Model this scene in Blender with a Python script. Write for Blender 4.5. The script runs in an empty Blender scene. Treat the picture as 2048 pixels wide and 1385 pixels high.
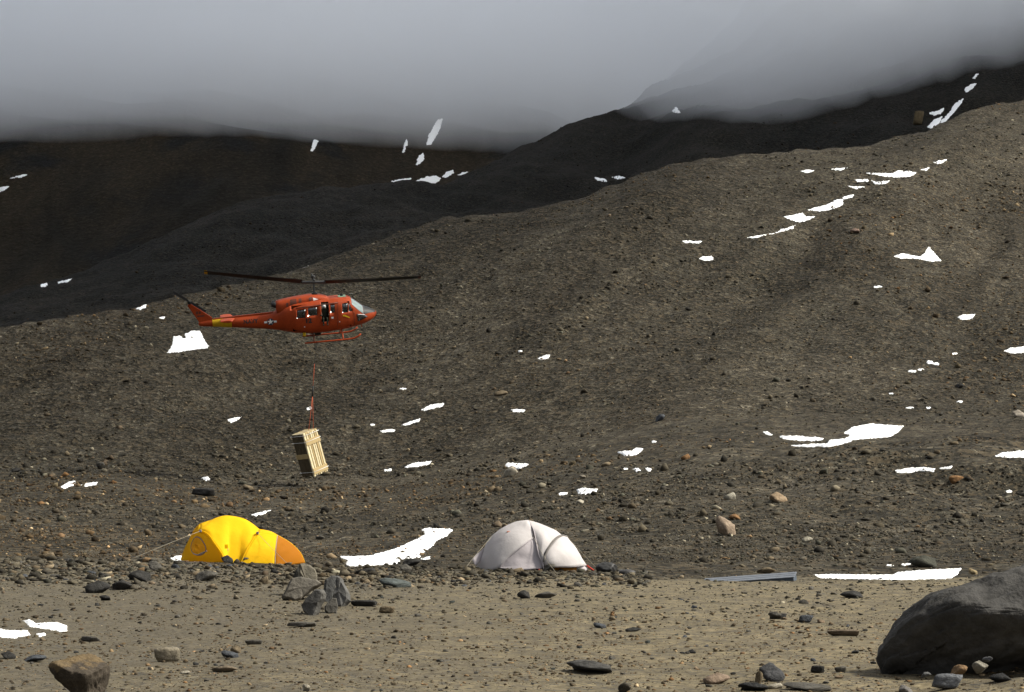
import bpy, bmesh, math, random
import numpy as np
from mathutils import Vector, Matrix, Euler

R = math.radians
SC = bpy.context.scene
COL = SC.collection

# ------------------------------------------------------------------ camera
W0, H0, LENS, CAMZ = 2048.0, 1385.0, 70.0, 1.6
F = W0 * LENS / 36.0
PITCH = math.atan((1000.0 - H0 / 2) / F)
cam_d = bpy.data.cameras.new('camera')
cam_d.lens = LENS; cam_d.sensor_width = 36.0; cam_d.sensor_fit = 'HORIZONTAL'
cam_d.clip_start = 0.1; cam_d.clip_end = 6000
cam = bpy.data.objects.new('camera', cam_d); COL.objects.link(cam)
cam.location = (0, 0, CAMZ); cam.rotation_euler = (math.pi / 2 + PITCH, 0, 0)
SC.camera = cam

# ------------------------------------------------------------------ sky, sun, exposure
SUN_EL, SUN_AZ = R(45), R(-6)       # azimuth counted from +x (right), negative = towards the camera
sdir = Vector((math.cos(SUN_EL) * math.cos(SUN_AZ), math.cos(SUN_EL) * math.sin(SUN_AZ), math.sin(SUN_EL)))
world = bpy.data.worlds.new('World'); SC.world = world; world.use_nodes = True
wn = world.node_tree; wn.nodes.clear()
sky = wn.nodes.new('ShaderNodeTexSky'); sky.sky_type = 'NISHITA'; sky.sun_disc = False
sky.sun_elevation = SUN_EL; sky.sun_rotation = math.atan2(sdir.x, sdir.y)
sky.dust_density = 4.0; sky.air_density = 1.0
hs = wn.nodes.new('ShaderNodeHueSaturation'); hs.inputs['Saturation'].default_value = 0.28
bg = wn.nodes.new('ShaderNodeBackground'); bg.inputs['Strength'].default_value = 0.075
wo = wn.nodes.new('ShaderNodeOutputWorld')
wn.links.new(sky.outputs[0], hs.inputs['Color']); wn.links.new(hs.outputs[0], bg.inputs[0]); wn.links.new(bg.outputs[0], wo.inputs[0])
sun_d = bpy.data.lights.new('sun', 'SUN'); sun_d.energy = 3.7; sun_d.angle = R(6.0); sun_d.color = (1.0, 0.945, 0.82)
sun = bpy.data.objects.new('sun', sun_d); COL.objects.link(sun)
sun.rotation_euler = sdir.to_track_quat('Z', 'Y').to_euler(); sun.location = (60, -60, 120)
SC.view_settings.view_transform = 'Standard'; SC.view_settings.look = 'None'
SC.view_settings.exposure = 0.85; SC.view_settings.gamma = 1.0; SC.view_settings.use_curve_mapping = False
SC.render.engine = 'CYCLES'
SC.cycles.volume_bounces = 10; SC.cycles.max_bounces = 12
SC.cycles.volume_step_rate = 2.0

# ------------------------------------------------------------------ helpers
def tag(o, label=None, cat=None, group=None, kind=None):
    if label: o['label'] = label
    if cat: o['category'] = cat
    if group: o['group'] = group
    if kind: o['kind'] = kind
    return o

def link(name, me, mat=None, parent=None):
    o = bpy.data.objects.new(name, me); COL.objects.link(o)
    if mat is not None and me is not None and len(me.materials) == 0: me.materials.append(mat)
    if parent is not None: o.parent = parent
    return o

def empty(name, loc, rot=(0, 0, 0)):
    o = bpy.data.objects.new(name, None); COL.objects.link(o)
    o.location = loc; o.rotation_euler = rot; o.empty_display_size = 0.2
    return o

def mesh(name, V, Fc, smooth=False):
    me = bpy.data.meshes.new(name); me.from_pydata([tuple(v) for v in V], [], [tuple(f) for f in Fc]); me.update()
    if smooth: me.polygons.foreach_set('use_smooth', np.ones(len(me.polygons), bool))
    return me

def fast_mesh(name, V, Fc, smooth=False):
    """numpy arrays; Fc is (n,3) or (n,4)"""
    me = bpy.data.meshes.new(name)
    V = np.ascontiguousarray(V, np.float32); Fc = np.ascontiguousarray(Fc, np.int32)
    k = Fc.shape[1]
    me.vertices.add(len(V)); me.vertices.foreach_set('co', V.ravel())
    me.loops.add(Fc.size); me.loops.foreach_set('vertex_index', Fc.ravel())
    me.polygons.add(len(Fc)); me.polygons.foreach_set('loop_start', np.arange(0, Fc.size, k, dtype=np.int32))
    me.polygons.foreach_set('loop_total', np.full(len(Fc), k, np.int32))
    if smooth: me.polygons.foreach_set('use_smooth', np.ones(len(Fc), bool))
    me.update(calc_edges=True); me.validate()
    return me

def point_colors(me, C):
    at = me.color_attributes.new('Col', 'FLOAT_COLOR', 'POINT')
    A = np.ones((len(C), 4), np.float32); A[:, :3] = C
    at.data.foreach_set('color', A.ravel())

def grid_mesh(name, P, smooth=True, closed=False):
    """P (n,m,3) -> quads"""
    P = np.asarray(P, np.float32); n, m = P.shape[:2]
    idx = np.arange(n * m).reshape(n, m)
    a, b, c, d = idx[:-1, :-1], idx[:-1, 1:], idx[1:, 1:], idx[1:, :-1]
    Fc = np.stack([a, b, c, d], -1).reshape(-1, 4)
    if closed:
        w = np.stack([idx[:-1, -1], idx[:-1, 0], idx[1:, 0], idx[1:, -1]], -1).reshape(-1, 4)
        Fc = np.concatenate([Fc, w])
    return fast_mesh(name, P.reshape(-1, 3), Fc, smooth)

def hash2(ix, iy, seed):
    h = (ix.astype(np.int64) * 374761393 + iy.astype(np.int64) * 668265263 + seed * 982451653) & 0x7fffffff
    h = ((h ^ (h >> 13)) * 1274126177) & 0x7fffffff
    return ((h ^ (h >> 16)) & 0xffff) / 65535.0

def vnoise(x, y, seed=0):
    x = np.asarray(x, float); y = np.asarray(y, float)
    ix = np.floor(x); iy = np.floor(y); fx = x - ix; fy = y - iy
    ang = lambda a, b: hash2(a, b, seed) * 2 * np.pi
    def g(a, b, dx, dy):
        t = ang(a, b); return np.cos(t) * dx + np.sin(t) * dy
    sx = fx * fx * fx * (fx * (fx * 6 - 15) + 10); sy = fy * fy * fy * (fy * (fy * 6 - 15) + 10)
    n00 = g(ix, iy, fx, fy); n10 = g(ix + 1, iy, fx - 1, fy); n01 = g(ix, iy + 1, fx, fy - 1); n11 = g(ix + 1, iy + 1, fx - 1, fy - 1)
    return ((n00 * (1 - sx) + n10 * sx) * (1 - sy) + (n01 * (1 - sx) + n11 * sx) * sy) * 1.5

def fbm(x, y, oct=4, seed=0, gain=0.5):
    s = 0; a = 1.0
    for k in range(oct):
        s = s + a * vnoise(x * 2 ** k, y * 2 ** k, seed + k * 17); a *= gain
    return s

def uv(px, row):
    cx = (np.asarray(px, float) - W0 / 2) / F; cy = (H0 / 2 - np.asarray(row, float)) / F
    dy = math.cos(PITCH) - cy * math.sin(PITCH); dz = math.sin(PITCH) + cy * math.cos(PITCH)
    return cx / dy, dz / dy

def at(px, row, y):
    u, v = uv(px, row)
    return Vector((float(u) * y, y, CAMZ + float(v) * y))

# ------------------------------------------------------------------ material helper
class NT:
    def __init__(s, name):
        s.m = bpy.data.materials.new(name); s.m.use_nodes = True
        s.t = s.m.node_tree; s.t.nodes.clear()
        s.out = s.t.nodes.new('ShaderNodeOutputMaterial')
    def n(s, typ, **kw):
        nd = s.t.nodes.new(typ)
        for k, v in kw.items():
            if k in nd.inputs.keys(): s.put(nd.inputs[k], v)
            else: setattr(nd, k, v)
        return nd
    def put(s, inp, v):
        if isinstance(v, bpy.types.NodeSocket): s.t.links.new(v, inp)
        elif isinstance(v, (tuple, list)) and len(v) == 3 and inp.type == 'RGBA': inp.default_value = (*v, 1)
        else: inp.default_value = v
    def coord(s): return s.n('ShaderNodeTexCoord').outputs['Object']
    def noise(s, vec, scale, detail=4, rough=0.55, out='Fac'):
        return s.n('ShaderNodeTexNoise', Vector=vec, Scale=scale, Detail=detail, Roughness=rough).outputs[out]
    def vor(s, vec, scale, out='Color', feature='F1', rnd=1.0):
        nd = s.n('ShaderNodeTexVoronoi', feature=feature); s.put(nd.inputs['Vector'], vec); nd.inputs['Scale'].default_value = scale
        nd.inputs['Randomness'].default_value = rnd
        return nd.outputs[out]
    def ramp(s, fac, stops, interp='LINEAR'):
        nd = s.n('ShaderNodeValToRGB'); nd.color_ramp.interpolation = interp
        el = nd.color_ramp.elements
        while len(el) > 1: el.remove(el[-1])
        for i, (p, c) in enumerate(stops):
            e = el[0] if i == 0 else el.new(p)
            e.position = p; e.color = (*c, 1) if isinstance(c, tuple) else (c, c, c, 1)
        s.put(nd.inputs[0], fac); return nd.outputs[0]
    def mix(s, fac, a, b, mode='MIX'):
        nd = s.n('ShaderNodeMix', data_type='RGBA', blend_type=mode)
        s.put(nd.inputs[0], fac); s.put(nd.inputs[6], a); s.put(nd.inputs[7], b); return nd.outputs[2]
    def math(s, op, a, b=0.0):
        nd = s.n('ShaderNodeMath', operation=op); s.put(nd.inputs[0], a); s.put(nd.inputs[1], b); return nd.outputs[0]
    def bump(s, h, strength=0.5, dist=0.05, normal=None):
        nd = s.n('ShaderNodeBump', Height=h); nd.inputs['Strength'].default_value = strength; nd.inputs['Distance'].default_value = dist
        if normal is not None: s.put(nd.inputs['Normal'], normal)
        return nd.outputs[0]
    def bsdf(s, color, rough=0.9, normal=None, **kw):
        b = s.n('ShaderNodeBsdfPrincipled'); s.put(b.inputs['Base Color'], color); s.put(b.inputs['Roughness'], rough)
        if normal is not None: s.put(b.inputs['Normal'], normal)
        if isinstance(rough, float) and rough > 0.8: b.inputs['Specular IOR Level'].default_value = 0.08
        for k, v in kw.items(): s.put(b.inputs[k.replace('_', ' ')], v)
        s.t.links.new(b.outputs[0], s.out.inputs[0]); return s.m

def plain(name, col, rough=0.6, var=0.12, scale=6.0, bump=0.0, **kw):
    """a painted / woven / metal surface with a little grime"""
    t = NT(name); c = t.coord(); n = t.noise(c, scale, 5)
    dark = tuple(x * (1 - var) for x in col); lite = tuple(min(1, x * (1 + var)) for x in col)
    nm = t.bump(t.noise(c, scale * 6, 4), bump, 0.02) if bump else None
    return t.bsdf(t.mix(n, dark, lite), rough, nm, **kw)

# ------------------------------------------------------------------ materials of the land
def rubble_nodes(t, c, lo, hi, warm, fine=1.0):
    """stony debris: lo / hi base colours, warm = tan stone colour"""
    big = t.noise(c, 0.035, 5, 0.6); mid = t.noise(c, 0.35, 5, 0.65)
    base = t.mix(t.ramp(big, [(0.38, 0.0), (0.62, 1.0)]), lo, hi)
    base = t.mix(t.ramp(mid, [(0.40, 0.55), (0.62, 0.0)]), base, tuple(x * 0.62 for x in lo))
    m1_ = t.n('ShaderNodeMapping'); t.put(m1_.inputs[0], c); m1_.inputs['Rotation'].default_value = (0, 0, R(-65))
    m2_ = t.n('ShaderNodeMapping'); t.put(m2_.inputs[0], m1_.outputs[0]); m2_.inputs['Scale'].default_value = (0.02, 0.16, 0.02)
    base = t.mix(1.0, base, t.ramp(t.noise(m2_.outputs[0], 1.0, 6, 0.62), [(0.34, 0.62), (0.5, 1.0), (0.66, 1.38)]), 'MULTIPLY')
    v1 = t.vor(c, 2.6 * fine); v2 = t.vor(c, 7.0 * fine)
    s1 = t.n('ShaderNodeSeparateColor', Color=v1).outputs; s2 = t.n('ShaderNodeSeparateColor', Color=v2).outputs
    k1 = t.ramp(s1[0], [(0.0, 0.45), (0.5, 0.85), (0.85, 1.15), (0.93, 1.75), (1.0, 2.3)])
    k2 = t.ramp(s2[1], [(0.0, 0.40), (0.5, 0.9), (0.8, 1.2), (0.95, 1.9), (1.0, 2.6)])
    base = t.mix(1.0, base, t.mix(0.8, (1, 1, 1), k1), 'MULTIPLY')
    base = t.mix(1.0, base, t.mix(0.95, (1, 1, 1), k2), 'MULTIPLY')
    base = t.mix(t.ramp(s2[2], [(0.80, 0.0), (0.9, 0.6)]), base, warm)
    base = t.mix(t.ramp(s1[1], [(0.86, 0.0), (0.93, 0.5)]), base, warm)
    h = t.math('ADD', t.math('MULTIPLY', t.vor(c, 2.6 * fine, 'Distance'), 1.0), t.math('MULTIPLY', t.noise(c, 9.0 * fine, 6, 0.7), 0.8))
    return base, h

def mat_rubble(name, lo, hi, warm, fine=1.0, bs=0.7, bd=0.25):
    t = NT(name); c = t.coord()
    base, h = rubble_nodes(t, c, lo, hi, warm, fine)
    return t.bsdf(base, 0.95, t.bump(h, bs, bd))

M_HILL = mat_rubble('hillside rubble', (0.027, 0.0245, 0.0185), (0.054, 0.0475, 0.0355), (0.088, 0.069, 0.044))
M_RIDGE = mat_rubble('shaded ridge rubble', (0.011, 0.011, 0.010), (0.018, 0.016, 0.013), (0.034, 0.028, 0.019), 0.7, 0.7, 0.4)  # colours darkened to carry the cloud's shade on the ridge

def mat_scree():
    t = NT('shaded far scree'); c = t.coord()
    mp = t.n('ShaderNodeMapping'); t.put(mp.inputs[0], c); mp.inputs['Scale'].default_value = (0.030, 0.008, 0.008); mp.inputs['Rotation'].default_value = (0, 0, R(32))
    streak = t.noise(mp.outputs[0], 1.0, 5, 0.6)
    base = t.ramp(streak, [(0.32, (0.011, 0.0095, 0.007)), (0.5, (0.026, 0.020, 0.0125)), (0.68, (0.015, 0.012, 0.0085))])  # cloud shade on the mountain is put into these dark tones
    crag = t.ramp(t.noise(c, 0.02, 6, 0.65), [(0.52, 0.0), (0.60, 1.0)])
    base = t.mix(crag, base, (0.010, 0.010, 0.0098))
    v = t.n('ShaderNodeSeparateColor', Color=t.vor(c, 1.6)).outputs[0]
    base = t.mix(1.0, base, t.ramp(v, [(0, 0.6), (0.8, 1.1), (1.0, 1.8)]), 'MULTIPLY')
    return t.bsdf(base, 0.95, t.bump(t.noise(c, 0.5, 7, 0.65), 0.8, 1.0))
M_SCREE = mat_scree()

def mat_ground():
    t = NT('sandy ground'); c = t.coord()
    rb, h1 = rubble_nodes(t, c, (0.027, 0.0245, 0.0185), (0.054, 0.0475, 0.0355), (0.088, 0.069, 0.044))
    sx = t.n('ShaderNodeSeparateXYZ', Vector=c).outputs
    big = t.noise(c, 0.22, 5, 0.6); mid = t.noise(c, 1.3, 6, 0.65); fin = t.noise(c, 14, 6, 0.7)
    # paler trodden sand towards the middle and right, greyer grit on the left
    side = t.ramp(t.math('ADD', t.math('MULTIPLY', sx[0], 0.07), t.math('ADD', t.math('MULTIPLY', big, 0.6), 0.2)), [(0.22, 0.0), (0.62, 1.0)])
    sand = t.mix(side, (0.108, 0.093, 0.065), (0.180, 0.149, 0.092))
    sand = t.mix(t.ramp(mid, [(0.36, 0.75), (0.58, 0.0)]), sand, (0.074, 0.065, 0.047))
    sand = t.mix(t.ramp(t.noise(c, 4.5, 6, 0.7), [(0.42, 0.0), (0.62, 0.75)]), sand, (0.072, 0.062, 0.046))
    sand = t.mix(1.0, sand, t.ramp(fin, [(0.25, 0.42), (0.5, 1.0), (0.75, 1.6)]), 'MULTIPLY')
    v = t.n('ShaderNodeSeparateColor', Color=t.vor(c, 22)).outputs
    dens = t.ramp(t.noise(c, 0.8, 4), [(0.42, 0.90), (0.60, 0.74)])
    peb = t.math('GREATER_THAN', v[0], dens)
    sand = t.mix(t.math('MULTIPLY', peb, 0.8), sand, t.ramp(v[1], [(0, (0.035, 0.035, 0.034)), (0.6, (0.08, 0.075, 0.065)), (0.9, (0.11, 0.095, 0.07)), (1.0, (0.17, 0.15, 0.11))]))
    far = t.ramp(t.math('ADD', t.math('MULTIPLY', sx[1], 0.02), t.math('MULTIPLY', mid, 0.25)), [(0.97, 0.0), (1.08, 1.0)])
    col = t.mix(far, sand, rb)
    h = t.math('ADD', t.math('MULTIPLY', fin, 0.5), t.math('MULTIPLY', mid, 0.6))
    b = t.bump(t.math('ADD', h, t.math('MULTIPLY', peb, 0.2)), 0.6, 0.06)
    b2 = t.bump(h1, t.math('MULTIPLY', far, 0.7) if False else 0.0, 0.2, b)
    return t.bsdf(col, 0.95, b)
M_GROUND = mat_ground()

def mat_rock(name, use_obj=True):
    """stones: colour from the object (single stones) or from the mesh's colour attribute (heaps)"""
    t = NT(name); c = t.coord()
    if use_obj: col = t.n('ShaderNodeObjectInfo').outputs['Color']
    else:
        a = t.n('ShaderNodeAttribute'); a.attribute_name = 'Col'; col = a.outputs['Color']
    n1 = t.noise(c, 1.7 if use_obj else 3.0, 6, 0.65); n2 = t.noise(c, 9.0, 5, 0.7)
    k = t.math('MULTIPLY', t.ramp(n1, [(0.3, 0.62), (0.5, 1.0), (0.7, 1.35)]), t.ramp(n2, [(0.3, 0.75), (0.7, 1.25)]))
    return t.bsdf(t.mix(1.0, col, k, 'MULTIPLY'), 0.85, t.bump(t.math('ADD', n1, t.math('MULTIPLY', n2, 0.4)), 0.7, 0.10 if use_obj else 0.03))
M_ROCK = mat_rock('stone'); M_HEAP = mat_rock('loose rubble', False)

def mat_crust_shade():
    t = NT('crust and shade boulder'); c = t.coord(); z = t.n('ShaderNodeSeparateXYZ', Vector=c).outputs[2]
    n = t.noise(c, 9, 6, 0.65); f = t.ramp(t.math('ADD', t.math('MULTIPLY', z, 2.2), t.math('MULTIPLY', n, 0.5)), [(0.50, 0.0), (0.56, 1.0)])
    col = t.mix(f, (0.052, 0.043, 0.033), (0.115, 0.084, 0.047)); col = t.mix(1.0, col, t.ramp(t.noise(c, 30, 5, 0.7), [(0.3, 0.6), (0.7, 1.35)]), 'MULTIPLY')  # tan crust on top; front shade put into the darker body colour
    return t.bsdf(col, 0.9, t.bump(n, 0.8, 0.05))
M_CRUST_SHADE = mat_crust_shade()

def mat_snow():
    t = NT('snow'); c = t.coord(); n = t.noise(c, 1.2, 5)
    return t.bsdf(t.mix(n, (0.86, 0.88, 0.90), (0.93, 0.93, 0.93)), 0.6, t.bump(t.noise(c, 4, 6, 0.6), 0.3, 0.08))
M_SNOW = mat_snow()

# ------------------------------------------------------------------ the land: a height field whose crests were read off the photograph
def crest(pts, us):
    P = [uv(p, r) for p, r in pts]
    return np.interp(us, [float(a) for a, b in P], [float(b) for a, b in P])

ncol = 560
uc = np.linspace(-0.285, 0.285, ncol - 60)
us = np.concatenate([np.linspace(-0.75, -0.29, 30), uc, np.linspace(0.29, 0.75, 30)])
ncol = len(us)
V1 = crest([(-2600, 800), (-400, 705), (0, 661), (137, 636), (273, 618), (420, 580), (513, 560), (620, 530), (700, 502), (760, 480), (850, 447), (950, 432), (1040, 425),
            (1120, 405), (1180, 388), (1260, 360), (1348, 331), (1480, 316), (1601, 304), (1717, 299), (1792, 278), (1861, 264), (1895, 247), (1963, 220), (2048, 206), (2400, 160), (4500, 130)], us)
V2 = crest([(-2600, 740), (-300, 690), (0, 600), (82, 569), (143, 555), (239, 514), (359, 456), (444, 419), (513, 402), (581, 386), (700, 381), (785, 375), (880, 377),
            (930, 358), (985, 324), (1060, 290), (1130, 260), (1200, 238), (1270, 224), (1340, 204), (1400, 165), (1470, 90), (1560, -80), (1700, -220), (2048, -280), (4500, -300)], us)
V1 += 0.0012 * fbm(us * 70, us * 0, 4, 3) ; V2 += 0.0016 * fbm(us * 50, us * 0 + 7, 4, 5)
pxs = us * F + W0 / 2
zB = np.interp(pxs, [-200, 0, 300, 600, 900, 1200, 1500, 1800, 2048], [0.40, 0.36, 0.28, 0.13, 0.04, -0.03, -0.12, -0.10, -0.05])
def sstep(a, b, x):
    t = np.clip((x - a) / (b - a), 0, 1); return t * t * (3 - 2 * t)
wst = sstep(660, 1500, pxs) + 0.25 * (1 - sstep(100, 560, pxs))   # where the slope starts closer to the tents
z85, z115, zC = 0.5 + 1.7 * wst, 1.7 + 3.3 * wst, 3.0 + 4.6 * wst
Y1 = (49 - zC + 1.6) / (0.35 - np.minimum(V1, 0.215)); Y1 = np.maximum(Y1, 172); Z1 = CAMZ + V1 * Y1
Y2 = np.interp(pxs, [-300, 0, 300, 700, 1000, 1200, 1600, 2048], [370, 380, 400, 455, 500, 535, 545, 560]); Y2 = np.maximum(Y2, Y1 + 90); Z2 = CAMZ + V2 * Y2
o = np.ones(ncol)
YE = Y1 + 0.30 * (Y2 - Y1); ZE = CAMZ + (V1 - 0.035) * YE
YM = Y1 + 0.62 * (Y2 - Y1); ZM = CAMZ + (V1 - 0.006) * YM
wr = sstep(1180, 1450, pxs)       # at right the slope steps back once it is in the cloud
Y2 = Y2 * (1 - wr) + 800 * wr; Z2 = CAMZ + V2 * Y2; YE = Y1 + 0.30 * (470 - Y1) * wr + 0.30 * (Y2 - Y1) * (1 - wr); ZE = CAMZ + (V1 - 0.035) * YE
YM = YM * (1 - wr) + 470 * wr; ZM = ZM * (1 - wr) + (CAMZ + crest([(1300, 224), (1500, 228), (1700, 185), (1850, 140), (2048, 100), (3000, 60)], us) * 470) * wr
ZM = np.minimum(ZM, Z2 - 8); ZE = np.minimum(ZE, ZM - 2)
Y4 = 880 * o
YH = Y2 + 0.2 * (Y4 - Y2); ZH = CAMZ + (V2 - 0.014) * YH
Z4 = CAMZ + np.maximum(0.30, V2 + 0.06) * Y4
KY = np.stack([2 * o, 30 * o, 43 * o, 52 * o, 85 * o, 115 * o, 140 * o, 140 + .35 * (Y1 - 140), 140 + .85 * (Y1 - 140), Y1, YE, YM, Y2, YH, Y4, 1500 * o])
KZ = np.stack([0 * o, 0.0 * o, zB, 0.06 + 0.12 * wst, z85, z115, zC, zC + .30 * (Z1 - zC), zC + .88 * (Z1 - zC), Z1, ZE, ZM, Z2, ZH, Z4, Z4 + 60])

def pchip(KY, KZ, Yq):
    h = np.diff(KY, axis=0); d = np.diff(KZ, axis=0) / h
    m = np.zeros_like(KZ); m[0] = d[0]; m[-1] = d[-1]
    same = d[:-1] * d[1:] > 0
    w1 = 2 * h[1:] + h[:-1]; w2 = h[1:] + 2 * h[:-1]
    with np.errstate(divide='ignore', invalid='ignore'):
        hm = (w1 + w2) / (w1 / d[:-1] + w2 / d[1:])
    m[1:-1] = np.where(same, hm, 0)
    out = np.zeros_like(Yq)
    for k in range(len(h)):
        t = (Yq - KY[k]) / h[k]
        s = (t >= 0) & (t <= 1)
        t2 = t * t; t3 = t2 * t
        z = (2 * t3 - 3 * t2 + 1) * KZ[k] + (t3 - 2 * t2 + t) * h[k] * m[k] + (-2 * t3 + 3 * t2) * KZ[k + 1] + (t3 - t2) * h[k] * m[k + 1]
        out = np.where(s, z, out)
    return out

segs = [(2 * o, 44 * o, 170), (44 * o, 140 * o, 150), (140 * o, Y1, 200), (Y1, Y2, 130), (Y2, Y4, 120), (Y4, 1500 * o, 6)]
rows = []; seg_of = [0]
for a, b, n in segs:
    t = np.linspace(0, 1, n + 1)[:, None]
    if n == 170: yy = np.exp(np.log(a) + (np.log(b) - np.log(a)) * t)
    else: yy = a + (b - a) * t
    rows.append(yy if not rows else yy[1:]); seg_of.append(seg_of[-1] + n)
YG = np.concatenate(rows); XG = us[None, :] * YG
ZG = pchip(KY, KZ, np.clip(YG, KY[0], KY[-1] - 1e-6))

def sstep(a, b, x):
    t = np.clip((x - a) / (b - a), 0, 1); return t * t * (3 - 2 * t)
near = 1 - sstep(34, 60, YG)
ZG += near * (0.05 * fbm(XG * 0.35, YG * 0.35, 3, 11) + 0.018 * fbm(XG * 1.6, YG * 1.6, 3, 12))
ZG += 0.07 * np.exp(-((YG - 43) / 4) ** 2) * fbm(XG * 0.45, YG * 0.3, 4, 13)
hum = sstep(48, 70, YG) * (1 - sstep(150, 200, YG))
ZG += hum * (0.20 * fbm(XG * 0.10, YG * 0.10, 3, 21) + 1.5 * sstep(6, 20, XG) * sstep(60, 74, YG) * (1 - sstep(90, 125, YG)) * (0.35 + fbm(XG * 0.07, YG * 0.09, 3, 22)))
ZG += hum * 0.12 * fbm(XG * 0.5, YG * 0.5, 3, 23)
m1 = sstep(130, 170, YG) * (1 - sstep(0, 25, YG - Y1[None, :]))
# hummocks and low ribs on the big slope, running up to the right
rib = fbm((XG * 0.42 + YG * 0.906) * 0.012, (XG * 0.906 - YG * 0.42) * 0.06, 4, 31)
ZG += m1 * (1.3 * rib * sstep(150, 190, YG) * (1 - sstep(-30, -4, YG - Y1[None, :]) * 0.8) + 0.22 * fbm(XG * 0.22, YG * 0.22, 4, 32))
m2 = sstep(10, 50, YG - Y1[None, :]) * (1 - sstep(0, 30, YG - Y2[None, :]))
ZG += m2 * (3.0 * fbm(XG * 0.022, YG * 0.022, 4, 41) * (1 - 0.8 * sstep(-60, 0, YG - Y2[None, :])) + 0.5 * fbm(XG * 0.1, YG * 0.1, 4, 42))
m4 = sstep(10, 60, YG - Y2[None, :])
ZG += m4 * (4.0 * fbm(XG * 0.015, YG * 0.006, 4, 51) + 1.2 * np.abs(fbm(XG * 0.06, YG * 0.03, 4, 52)))
# the big right hand bank that hides the foot of the boulder
ZG += 0.14 * np.exp(-(((XG - 4.35) / 0.9) ** 2 + ((YG - 16.4) / 0.8) ** 2))

LAND = np.stack([XG, YG, ZG], -1)
def land(name, a, b, mat):
    ob = link(name, grid_mesh(name, LAND[a:b + 1]), mat); tag(ob, kind='structure'); return ob
land('ground', 0, seg_of[2], M_GROUND)
land('hillside', seg_of[2], seg_of[3], M_HILL)
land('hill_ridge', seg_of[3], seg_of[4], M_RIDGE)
land('mountain', seg_of[4], seg_of[6], M_SCREE)
VG = (ZG - CAMZ) / YG
VMAX = np.maximum.accumulate(VG, axis=0)

def zat(x, y):
    """height of the land mesh at x, y (bilinear on the grid)"""
    x = np.atleast_1d(np.asarray(x, float)); y = np.atleast_1d(np.asarray(y, float))
    u = np.clip(x / y, us[0], us[-1] - 1e-6)
    j = np.clip(np.searchsorted(us, u) - 1, 0, ncol - 2); fj = (u - us[j]) / (us[j + 1] - us[j])
    def col(jj):
        out = np.empty(len(y))
        lo = np.zeros(len(y), int); hi = np.full(len(y), YG.shape[0] - 1)
        for _ in range(11):
            mid = (lo + hi) // 2; g = YG[mid, jj] <= y
            lo = np.where(g, mid, lo); hi = np.where(g, hi, mid)
        f = np.clip((y - YG[lo, jj]) / (YG[lo + 1, jj] - YG[lo, jj]), 0, 1)
        return ZG[lo, jj] * (1 - f) + ZG[lo + 1, jj] * f
    return col(j) * (1 - fj) + col(j + 1) * fj

LAYER = {'ground': (0, seg_of[2]), 'slope': (0, seg_of[3]), 'ridge': (seg_of[3], seg_of[4]), 'mountain': (seg_of[4], seg_of[5])}
def hit(px, row, layer='slope'):
    """first point of the land that the photograph's pixel looks at"""
    px = np.atleast_1d(np.asarray(px, float)); row = np.atleast_1d(np.asarray(row, float))
    u, v = uv(px, row); a, b = LAYER[layer]
    u = np.clip(u, us[0], us[-1] - 1e-6)
    j = np.clip(np.searchsorted(us, u) - 1, 0, ncol - 2); fj = (u - us[j]) / (us[j + 1] - us[j])
    tab = np.maximum.accumulate(VG[a:b + 1], axis=0)
    ys = np.empty(len(px))
    for k in range(len(px)):
        y0 = np.interp(v[k], tab[:, j[k]], YG[a:b + 1, j[k]]); y1 = np.interp(v[k], tab[:, j[k] + 1], YG[a:b + 1, j[k] + 1])
        ys[k] = y0 * (1 - fj[k]) + y1 * fj[k]
    x = u * ys
    return x, ys, zat(x, ys)

# ------------------------------------------------------------------ the low cloud that the mountain stands in
def build_cloud():
    nx, ny = 90, 70
    xs = np.linspace(-560, 620, nx); ys = np.linspace(0, 1, ny)
    X, T = np.meshgrid(xs, ys); Yf = np.interp(xs, [-60, 30, 50, 80, 95, 120, 150], [30, 30, 46, 100, 175, 272, 300]) + 8 * fbm(xs * 0.02, xs * 0, 3, 61); Y = Yf[None, :] + T * (1180 - Yf[None, :])  # unseen front edge, shaped so its shadow falls on slope and ridge
    Zb = CLOUD_BASE + np.interp(X, [-160, -20, 14, 30, 40, 56, 80, 98, 121], [14, 14, 12, 1, -10, -13, -8, -2, 4]) + 3 * fbm(X * 0.012, Y * 0.012, 3, 62) + 1.6 * fbm(X * 0.04, Y * 0.04, 3, 63)
    Zt = Zb + CLOUD_THICK * (0.03 + 0.97 * sstep(0, 0.13, T))  # front thinned out of view so the shade sets in gradually
    low = np.stack([X, Y, Zb], -1); top = np.stack([X, Y, Zt], -1)
    n = nx * ny; idx = np.arange(n).reshape(ny, nx)
    q = np.stack([idx[:-1, :-1], idx[1:, :-1], idx[1:, 1:], idx[:-1, 1:]], -1).reshape(-1, 4)
    Fc = [q, q[:, ::-1] + n]
    for e in (idx[0], idx[-1][::-1], idx[:, 0][::-1], idx[:, -1]):
        Fc.append(np.stack([e[:-1], e[1:], e[1:] + n, e[:-1] + n], -1))
    me = fast_mesh('cloud', np.concatenate([low.reshape(-1, 3), top.reshape(-1, 3)]), np.concatenate(Fc))
    t = NT('cloud'); v = t.n('ShaderNodeVolumePrincipled'); v.inputs['Color'].default_value = (0.93, 0.956, 1.0, 1)
    v.inputs['Density'].default_value = CLOUD_DENS; v.inputs['Anisotropy'].default_value = 0.0
    t.t.links.new(v.outputs[0], t.out.inputs['Volume'])
    tag(link('cloud', me, t.m), 'soft grey cloud bank hiding the top of the dark mountain', 'cloud', kind='stuff')
CLOUD_BASE, CLOUD_THICK, CLOUD_DENS = 100.5, 165.0, 0.0115
build_cloud()

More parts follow.
